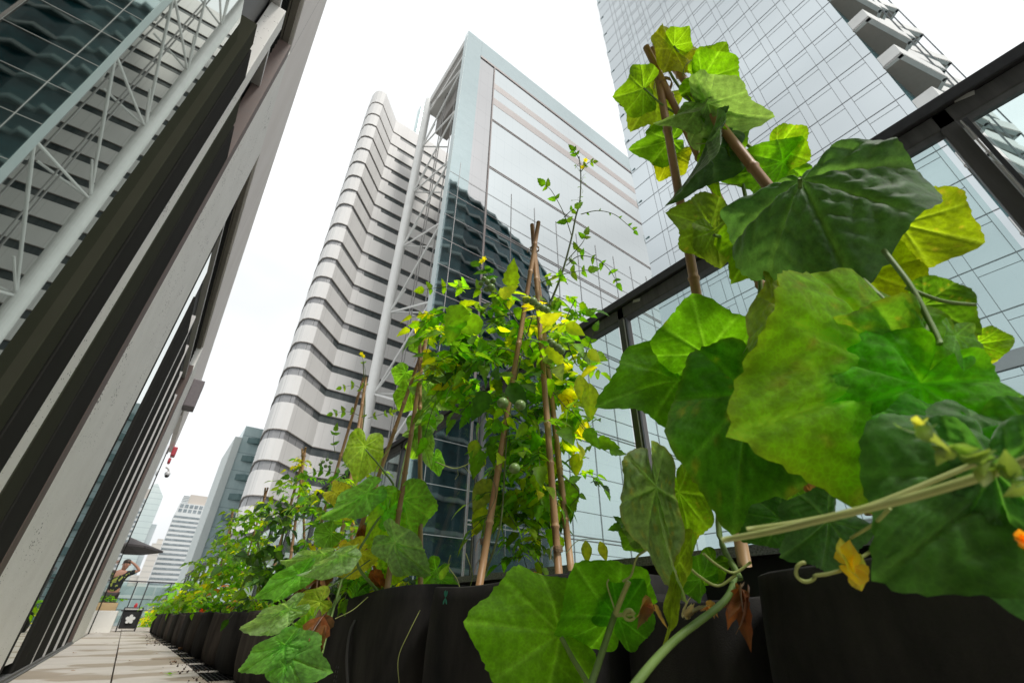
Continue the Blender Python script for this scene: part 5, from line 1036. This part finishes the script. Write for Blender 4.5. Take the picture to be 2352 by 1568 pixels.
withered(mc, (P(858, 1310, 1.85), P(878, 1350, 1.85)), .04, (.42, .16, .03), 7, 'withered_leaf'); withered(mc, (P(835, 1210, 2.0), P(830, 1270, 2.0)), .03, (.38, .14, .04), 6, 'withered_leaf'); withered(mc, (P(795, 1255, 2.0), P(775, 1285, 2.0)), .03, (.62, .30, .03), 6, 'withered_leaf')
L_ = MB(); S_ = MB(); cloud(L_, S_, 880, 1340, 110, 28, 2.0, .12, 55, .05, [(G2, 4), (DK, 2), (G1, 2), (YG, 2)], comp=.5); cloud(L_, S_, 830, 1240, 70, 80, 2.2, .12, 26, .05, [(YG, 3), (G1, 3), (G2, 2)], kind=1, comp=.4); cloud(L_, S_, 1010, 1350, 40, 22, 2.05, .06, 14, .04, [(G2, 3), (G1, 3)], comp=.4)
L_.build('foliage', m_small, mc, smooth=True); S_.build('stem', m_stemd, mc)

# ================================================================ second tomato, pepper and the far row
def plantmass(name, loc, label, cat, clouds, palette, flowers=(), fr=(), sprigs=(), frm=None, group=None, kind=0, stems=()):
    t = thing(name, loc, label, cat, group); L_ = MB(); S_ = MB()
    for c in clouds: cloud(L_, S_, *c[:8], palette, kind=kind, comp=c[8] if len(c) > 8 else .6)
    for s in sprigs: sprig(L_, S_, *s)
    for pts, r in stems: S_.tube(spline([P(*p) for p in pts], 6), r, 6)
    L_.build('foliage', m_small, t, smooth=True); S_.build('stem', m_stemd, t, smooth=True)
    if fr: fruits(t, fr, frm or m_tom)
    for p_, r, c in flowers: flower(t, P(*p_), r, c)
    return t
t2 = plantmass('tomato_plant', (1.0, 3.1, .43), 'second tomato plant, airy and yellowing, on the canes left of the pale cucumber leaves', 'plant',
  [(770, 1160, 70, 60, 3.0, .15, 42, .06), (820, 1090, 50, 40, 3.2, .12, 14, .055, .8), (760, 1230, 70, 60, 2.9, .15, 45, .06), (700, 1120, 45, 30, 3.2, .1, 14, .055, .8)], [(G1, 4), (G2, 4), (YG, 2), ((.09, .22, .03), 3)],
  fr=[(742, 1060, .014, 3.2), (752, 1055, .013, 3.2), (736, 1066, .013, 3.2), (760, 1062, .014, 3.2), (748, 1070, .014, 3.2), (757, 1071, .012, 3.2)],
  sprigs=[([(832, 1000, 3.3), (836, 930, 3.4), (840, 860, 3.5), (832, 820, 3.55)], 3, .035, (.16, .30, .02)), ([(838, 960, 3.4), (800, 945, 3.4), (765, 950, 3.4)], 4, .05, (.14, .28, .03)), ([(838, 900, 3.4), (815, 885, 3.4), (785, 890, 3.4)], 3, .045, (.18, .32, .03)), ([(845, 960, 3.4), (880, 950, 3.4), (900, 945, 3.4)], 3, .04, (.16, .30, .03)), ([(790, 1090, 3.1), (740, 1080, 3.1), (700, 1090, 3.1)], 5, .06, (.08, .22, .02)), ([(770, 1040, 3.2), (766, 1010, 3.2), (770, 990, 3.2)], 2, .05, (.1, .25, .02))],
  stems=[([(780, 1340, 2.9), (790, 1200, 3.0), (820, 1060, 3.2), (838, 940, 3.4), (834, 830, 3.5)], .004)])
fruits(t2, [(864, 1114, .014, 3.0), (850, 1120, .012, 3.0)], m_tomo); flower(t2, P(830, 812, 3.55), .02, (.8, .6, .03)); flower(t2, P(835, 818, 3.55), .018, (.7, .6, .03))
plantmass('pepper_plant', (1.0, 4.0, .42), 'dark bushy pepper plant with broad glossy leaves left of the drooping cucumber leaves', 'plant',
  [(640, 1270, 75, 65, 3.5, .15, 60, .085, .12), (655, 1180, 55, 45, 3.7, .15, 36, .07, .3), (610, 1340, 60, 50, 3.5, .12, 30, .08, .12)], [(DK, 5), ((.02, .075, .012), 5), (G2, 3), ((.10, .18, .06), 1)], kind=1,
  stems=[([(650, 1400, 3.6), (640, 1300, 3.6), (660, 1180, 3.7)], .006), ([(650, 1390, 3.6), (610, 1300, 3.6), (590, 1240, 3.6)], .005)])
plantmass('tomato_plant', (1.0, 5.0, .41), 'tomato plant wrapped up the short canes that end in yellow leaves', 'plant',
  [(680, 1130, 40, 45, 4.4, .12, 30, .06, .6), (640, 1170, 55, 40, 4.5, .15, 42, .065, .6), (690, 1070, 14, 30, 4.5, .05, 12, .06, .4)], [(G1, 4), (YG, 3), (G2, 3), ((.4, .42, .02), 1)])
plantmass('tomato_plant', (1.0, 6.6, .40), 'leafy tomato plant in front of the lowest storey of the white tower', 'plant',
  [(575, 1215, 55, 45, 5.4, .2, 80, .075, .6), (560, 1290, 60, 50, 5.0, .2, 80, .075, .5)], [(G1, 4), (G2, 5), (YG, 1.4), ((.10, .22, .04), 3)])
plantmass('bean_plant', (1.0, 8.0, .40), 'pale green bean plant spilling over the middle of the far bag row', 'plant',
  [(525, 1320, 50, 45, 6.4, .3, 80, .09, .4), (505, 1375, 70, 26, 6.0, .3, 80, .08, .4), (600, 1385, 60, 20, 4.4, .2, 70, .06, .4)], [(G1, 3), (G2, 4), (YG, 1.5), ((.35, .17, .06), .3)], kind=1, flowers=[((466, 1400, 6.5), .05, (.8, .10, .03))])
plantmass('tomato_plant', (1.0, 9.5, .40), 'small tomato plant around the farthest canes before the slim glass tower', 'plant',
  [(510, 1255, 28, 35, 7.4, .2, 36, .09, .5), (485, 1305, 38, 38, 7.4, .3, 55, .10, .5)], [(G1, 3), (G2, 3), ((.16, .28, .06), 3)])
plantmass('bean_plant', (.95, 12, .40), 'light green low plants at the far end of the bag row near the trolley', 'plant',
  [(440, 1365, 42, 35, 9.0, .4, 90, .13, .4), (400, 1392, 45, 20, 11.0, .5, 90, .13, .3), (425, 1425, 30, 20, 8.5, .3, 36, .10, .3)], [(G1, 3), ((.12, .24, .06), 4), (YG, 1), ((.35, .2, .08), .25)], kind=1)
plantmass('flower_bed', (.8, 15.5, .2), 'yellow flowering plants hugging the ground right of the black trolley bag', 'plants',
  [(345, 1425, 16, 22, 15.5, .5, 90, .12, .2), (362, 1405, 16, 16, 15.0, .5, 50, .12, .2)], [((.62, .52, .02), 3), (G1, 3), (G2, 2)], kind=1)

# ================================================================ LOW WALL, WOODEN PLANTER, UMBRELLA, PERSON, TROLLEY
q = MB(); q.box(-3.2, -.14, 15.6, 16.6, 0, .445); tag(q.build('low_wall', m_conc, bevel=.01), 'low pale concrete wall behind the end of the pavilion', 'wall')
wpz = thing('wooden_planter', (-.6, 17.2, 0), 'light wooden planter box with seedlings on the low wall', 'planter')
q = MB(); q.box(-1.4, -.22, 16.75, 17.5, .30, .62); q.build('box', mat('light_pine', (.60, .44, .24), .7, noise=((3, 30, 30), (.48, .33, .17))), wpz, bevel=.008)
q = MB(); q.box(-1.36, -.26, 16.79, 17.46, .60, .635); q.build('soil', m_soil, wpz)
for k in range(2):
    q = MB(); q.box(-1.3+k*.9, -1.2+k*.9, 16.9, 17.0, 0, .30); q.build('leg', bpy.data.materials['light_pine'], wpz)
se = thing('seedling', (-.5, 17, .62), 'green seedlings growing out of the wooden planter box', 'plant'); L_ = MB(); S_ = MB()
for i in range(26):
    b_ = np.array([random.uniform(-1.2, -.2), random.uniform(16.85, 17.4), .62]); compound(L_, S_, b_, np.array([random.uniform(-.5, .8), random.uniform(-.4, .4), .7]), .16, [(G2, 3), ((.06, .2, .01), 3)], 2, .09, 1)
L_.build('foliage', m_small, se, smooth=True); S_.build('stem', m_stem, se)
um = thing('parasol', (-1.7, 22.2, 0), 'dark grey parasol over the far end of the terrace beyond the pavilion', 'umbrella')
m_umb = mat('charcoal_canvas', (.07, .062, .062), .8, noise=(6, (.09, .08, .08)))
q = MB(); c = (-1.7, 22.2); N8 = 8; rr_ = 2.1; vs = [(c[0], c[1], 3.05)]
for i in range(N8):
    th = 2*math.pi*(i+.0)/N8; vs.append((c[0]+rr_*math.cos(th), c[1]+rr_*math.sin(th), 2.36))
for i in range(N8):
    th = 2*math.pi*(i+.0)/N8; vs.append((c[0]+rr_*math.cos(th), c[1]+rr_*math.sin(th), 2.30))
vs.append((c[0], c[1], 3.0)); fs_ = [(0, 1+i, 1+(i+1) % N8) for i in range(N8)]+[(1+i, 9+i, 9+(i+1) % N8, 1+(i+1) % N8) for i in range(N8)]+[(17, 9+(i+1) % N8, 9+i) for i in range(N8)]
q.add(vs, fs_); q.build('canopy', m_umb, um); q = MB(); q.tube([(c[0], c[1], .05), (c[0], c[1], 3.02)], .03, 10); q.build('pole', m_rail, um); q = MB(); q.box(c[0]-.3, c[0]+.3, c[1]-.3, c[1]+.3, 0, .07); q.build('base', m_rail, um)
q = MB()
for i in range(N8):
    th = 2*math.pi*i/N8; q.tube([(c[0], c[1], 2.55), (c[0]+1.0*math.cos(th), c[1]+1.0*math.sin(th), 2.69)], .012, 5)
q.build('rib', m_rail, um)

# person: body one continuous skin
def skinbody(name, verts, edges, radii, m, parent, root=0, sub=2):
    me = bpy.data.meshes.new(name); me.from_pydata(verts, edges, []); o = bpy.data.objects.new(name, me); col.objects.link(o)
    o.modifiers.new('skin', 'SKIN'); sk = me.skin_vertices[0].data
    for i, r in enumerate(radii): sk[i].radius = (r, r) if not isinstance(r, tuple) else r; sk[i].use_root = (i == root)
    s = o.modifiers.new('sub', 'SUBSURF'); s.levels = sub; s.render_levels = sub
    me.materials.append(m); 
    if parent: o.parent = parent; o.matrix_parent_inverse = Matrix.Translation(-Vector(parent.location))
    return o
px0, py0 = -.50, 19.0
pe = thing('person', (px0, py0, 0), 'person in a dark leaf-print shirt with one hand on their head beyond the pavilion', 'person')
m_skin = mat('skin', (.50, .27, .185), .5, noise=(12, (.44, .22, .15)))
m_shirt = mat('leaf_print_shirt', (.012, .016, .018), .8, noise=(9, (.012, .016, .018)))
def shirtprint(m):
    t = m.node_tree; b = t.nodes['Principled BSDF']; tcn = t.nodes.new('ShaderNodeTexCoord'); n = t.nodes.new('ShaderNodeTexNoise'); n.inputs['Scale'].default_value = 11; n.inputs['Detail'].default_value = 2
    g_ = t.nodes.new('ShaderNodeMath'); g_.operation = 'GREATER_THAN'; g_.inputs[1].default_value = .585; x = t.nodes.new('ShaderNodeMix'); x.data_type = 'RGBA'; x.inputs[6].default_value = (.012, .016, .018, 1); x.inputs[7].default_value = (.33, .38, .07, 1)
    t.links.new(tcn.outputs['Object'], n.inputs['Vector']); t.links.new(n.outputs[0], g_.inputs[0]); t.links.new(g_.outputs[0], x.inputs[0]); t.links.new(x.outputs[2], b.inputs['Base Color'])
shirtprint(m_shirt); m_trou = mat('dark_trousers', (.05, .04, .04), .8, noise=(9, (.07, .055, .05)))
def W(x, y_, z): return (px0+x, py0+y_, z)
V = [W(0, 0, .95), W(.0, 0, 1.12), W(.01, -.01, 1.32), W(.02, -.01, 1.42), W(.03, -.02, 1.50), W(.05, -.04, 1.56), W(.06, -.05, 1.63), W(.06, -.045, 1.70),   # 0-7 spine, neck, head
     W(.20, -.0, 1.41), W(.36, -.04, 1.475), W(.445, -.06, 1.50), W(.30, -.06, 1.63), W(.19, -.07, 1.70), W(.12, -.06, 1.735),    # 8-13 raised left arm
     W(-.16, 0, 1.40), W(-.24, -.03, 1.15), W(-.22, -.16, .93), W(-.21, -.22, .88),                                         # 14-17 other arm
     W(.09, 0, .88), W(.11, -.01, .5), W(.11, .02, .10), W(.12, -.12, .04), W(-.09, 0, .88), W(-.11, -.01, .5), W(-.11, .02, .10), W(-.12, -.12, .04)]
Eg = [(0, 1), (1, 2), (2, 3), (3, 4), (4, 5), (5, 6), (6, 7), (3, 8), (8, 9), (9, 10), (10, 11), (11, 12), (12, 13), (3, 14), (14, 15), (15, 16), (16, 17), (0, 18), (18, 19), (19, 20), (20, 21), (0, 22), (22, 23), (23, 24), (24, 25)]
Rd = [(.15, .11), (.15, .11), (.17, .12), (.13, .10), .056, .075, .092, .075, .065, .052, .046, .036, .030, .034, .062, .045, .034, .034, .09, .06, .045, .04, .09, .06, .045, .04]
skinbody('body', V, Eg, Rd, m_skin, pe)
# shirt over trunk and sleeves
Vs = [W(0, 0, .86), W(0, 0, 1.12), W(.01, -.01, 1.32), W(.02, -.01, 1.43), W(.20, 0, 1.41), W(.37, -.045, 1.478), W(-.16, 0, 1.40), W(-.225, -.02, 1.2)]
skinbody('shirt', Vs, [(0, 1), (1, 2), (2, 3), (3, 4), (4, 5), (3, 6), (6, 7)], [(.175, .135), (.172, .13), (.19, .14), (.145, .115), .08, .070, .08, .066], m_shirt, pe)
Vt = [W(0, 0, .93), W(.095, 0, .84), W(.11, -.01, .5), W(.11, .02, .1), W(-.095, 0, .84), W(-.11, -.01, .5), W(-.11, .02, .1)]
skinbody('trousers', Vt, [(0, 1), (1, 2), (2, 3), (0, 4), (4, 5), (5, 6)], [(.165, .13), .105, .078, .062, .105, .078, .062], m_trou, pe)
hc = np.array(W(.06, -.05, 1.655)); fz = np.array((-.25, -.93, -.1)); fz /= np.linalg.norm(fz); sx = np.cross(fz, (0, 0, 1)); sx /= np.linalg.norm(sx)
q = MB(); q.ball(hc+np.array((0, .03, .055)), .102, 14, 10, sq=.85); q.build('hair', mat('dark_hair', (.025, .018, .014), .6, noise=(30, (.05, .035, .025))), pe, smooth=True)
q = MB(); q.tube([hc+fz*.085+np.array((0, 0, .01)), hc+fz*.108+np.array((0, 0, -.03))], [.010, .016], 6); q.build('nose', m_skin, pe, smooth=True)
m_eye = mat('dark_eye', (.02, .015, .012), .3, noise=(9, (.03, .02, .02)))
for s in (-1, 1):
    q = MB(); q.ball(hc+fz*.085+sx*.033*s+np.array((0, 0, .006)), .012, 8, 6); q.build('eye', m_eye, pe); q = MB(); q.tube([hc+fz*.088+sx*.018*s+np.array((0, 0, .026)), hc+fz*.083+sx*.05*s+np.array((0, 0, .028))], .005, 5); q.build('eyebrow', m_eye, pe)
    q = MB(); q.ball(hc+sx*.09*s+np.array((0, .01, -.005)), .024, 8, 6); q.build('ear', m_skin, pe, smooth=True)
q = MB(); q.tube([hc+fz*.088-sx*.024+np.array((0, 0, -.055)), hc+fz*.095+np.array((0, 0, -.058)), hc+fz*.088+sx*.024+np.array((0, 0, -.055))], .006, 5); q.build('mouth', mat('lips', (.32, .12, .10), .5, noise=(9, (.3, .1, .09))), pe)
hb = np.array(W(.12, -.06, 1.735))
for i, (dx, dy, ln) in enumerate([(-.06, -.03, .075), (-.062, -.012, .085), (-.06, .006, .08), (-.055, .024, .065), (-.02, -.05, .055)]):
    a = hb+np.array((-.012, dy*.6, .012)); d = np.array((dx, dy*.6, .012-.012*i*.3)); d = d/np.linalg.norm(d)
    q = MB(); q.tube([a, a+d*ln*.5, a+d*ln+np.array((0, 0, -.012))], [.0095, .009, .0075], 6); q.build('finger' if i < 4 else 'thumb', m_skin, pe, smooth=True)

# trolley bag
tr = thing('trolley_bag', (.15, 16.6, 0), 'black fabric trolley bag with a white flower mark at the end of the path', 'trolley bag')
m_tb = mat('black_canvas', (.018, .018, .02), .8, noise=(9, (.03, .03, .033)), bump=(60, .3, .003))
q = MB(); v8 = [(-.02, 16.45, .07), (.33, 16.45, .07), (.33, 16.95, .07), (-.02, 16.95, .07), (-.035, 16.42, .47), (.335, 16.42, .47), (.335, 16.97, .47), (-.035, 16.97, .47)]
q.add(v8, [(0, 1, 5, 4), (1, 2, 6, 5), (2, 3, 7, 6), (3, 0, 4, 7), (3, 2, 1, 0), (4, 5, 6, 7)]); q.build('bag', m_tb, tr, bevel=.02)
petal_mark(tr, (.155, 16.405, .27), (1, 0, 0), (0, 0, 1), .105, (90, 162, 234, 306, 18), mat('white_print', (.8, .8, .8), .7, noise=(20, (.75, .75, .75))), wd=.75)
q = MB()
for x in (-.045, .345): q.tube([(x, 16.41, .05), (x, 16.41, .52)], .012, 6); q.tube([(x, 16.98, .05), (x, 16.98, .52)], .012, 6)
q.tube([(-.045, 16.41, .52), (.345, 16.41, .52)], .012, 6); q.tube([(-.045, 16.98, .52), (.345, 16.98, .52)], .012, 6); q.tube([(-.045, 16.41, .52), (-.045, 16.98, .52)], .012, 6); q.tube([(.345, 16.41, .52), (.345, 16.98, .52)], .012, 6); q.tube([(-.1, 16.41, .45), (-.045, 16.41, .45)], .012, 6); q.build('frame', m_rail, tr)
q = MB(); q.box(-.03, .33, 16.39, 16.405, .475, .505); q.build('rim_tape', m_lite, tr)
for x in (-.04, .34):
    for y_ in (16.45, 16.95): q = MB(); q.tube([(x-.012, y_, .045), (x+.012, y_, .045)], .045, 12); q.build('wheel', m_rail, tr)
q = MB(); q.box(.13, .2, 16.6, 16.68, .48, .60); q.box(.14, .19, 16.6, 16.66, .60, .625); tag(q.build('red_bottle', mat('red_plastic', (.75, .03, .04), .4, noise=(9, (.6, .03, .04))), bevel=.012), 'bright red bottle poking out of the top of the trolley bag', 'bottle')
# litter on the path
lf = MB(); a = on(2, .012, 409, 1488); q = MB(); q.tube([a, a+np.array((.35, -.05, .01)), a+np.array((.6, 0, .0))], [.012, .03, .008], 6); tag(q.build('dry_stalk', m_dry if False else mat('dry_straw', (.38, .20, .10), .8, noise=(20, (.28, .14, .07)))), 'brown dry stalk lying on the paving by the grates', 'stalk')
q = MB(); b_ = on(2, .004, 390, 1548)
for k in range(4): leaflet(q, b_, np.array([math.cos(k*1.7), math.sin(k*1.7), .5]), np.array([0, 0, 1.]), .05, .5, (.12, .28, .01), 1)
tag(q.build('weed', m_small), 'tiny green weed sprouting between pavers near the grates', 'weed')

# fallen leaves and crumbs of soil on the paving
spots_ = [(.35, 4.9), (.2, 6.2), (.45, 7.3), (-.2, 5.6), (.52, 5.9), (.1, 8.4), (.4, 9.6), (-.3, 7.9), (.5, 11.2), (.0, 10.3)]
f0 = MB(); leaflet(f0, np.array([0, 0, .006]), np.array([1, 0, .06]), np.array([0, 0, 1.]), .055, .6, (.26, .13, .04), 1, .12)
fl0 = f0.build('fallen_leaf', m_dry); tag(fl0, 'small dry brown leaf lying on the pale paving', 'leaf', 'dry leaves fallen on the paving')
for i, (x, y_) in enumerate(spots_):
    o = fl0 if i == 0 else fl0.copy()
    if i: col.objects.link(o)
    o.location = (x, y_, .004+(.014 if x > .08 else 0)); o.rotation_euler = (0, 0, i*2.1); s_ = .6+.5*((i*37) % 10)/10; o.scale = (s_, s_, s_)
cr = MB()
for i in range(260):
    x, y_ = random.gauss(.60, .07), random.uniform(4.2, 14); a = random.uniform(.002, .007); cr.obox((x, y_, .004+a*.5), (1, 0, 0), (0, .8, .6), (0, -.6, .8), a, a*.8, a*.6)
tag(cr.build('spilled_soil', m_soil), 'crumbs of spilled soil along the edge of the paving', 'soil', kind='stuff')
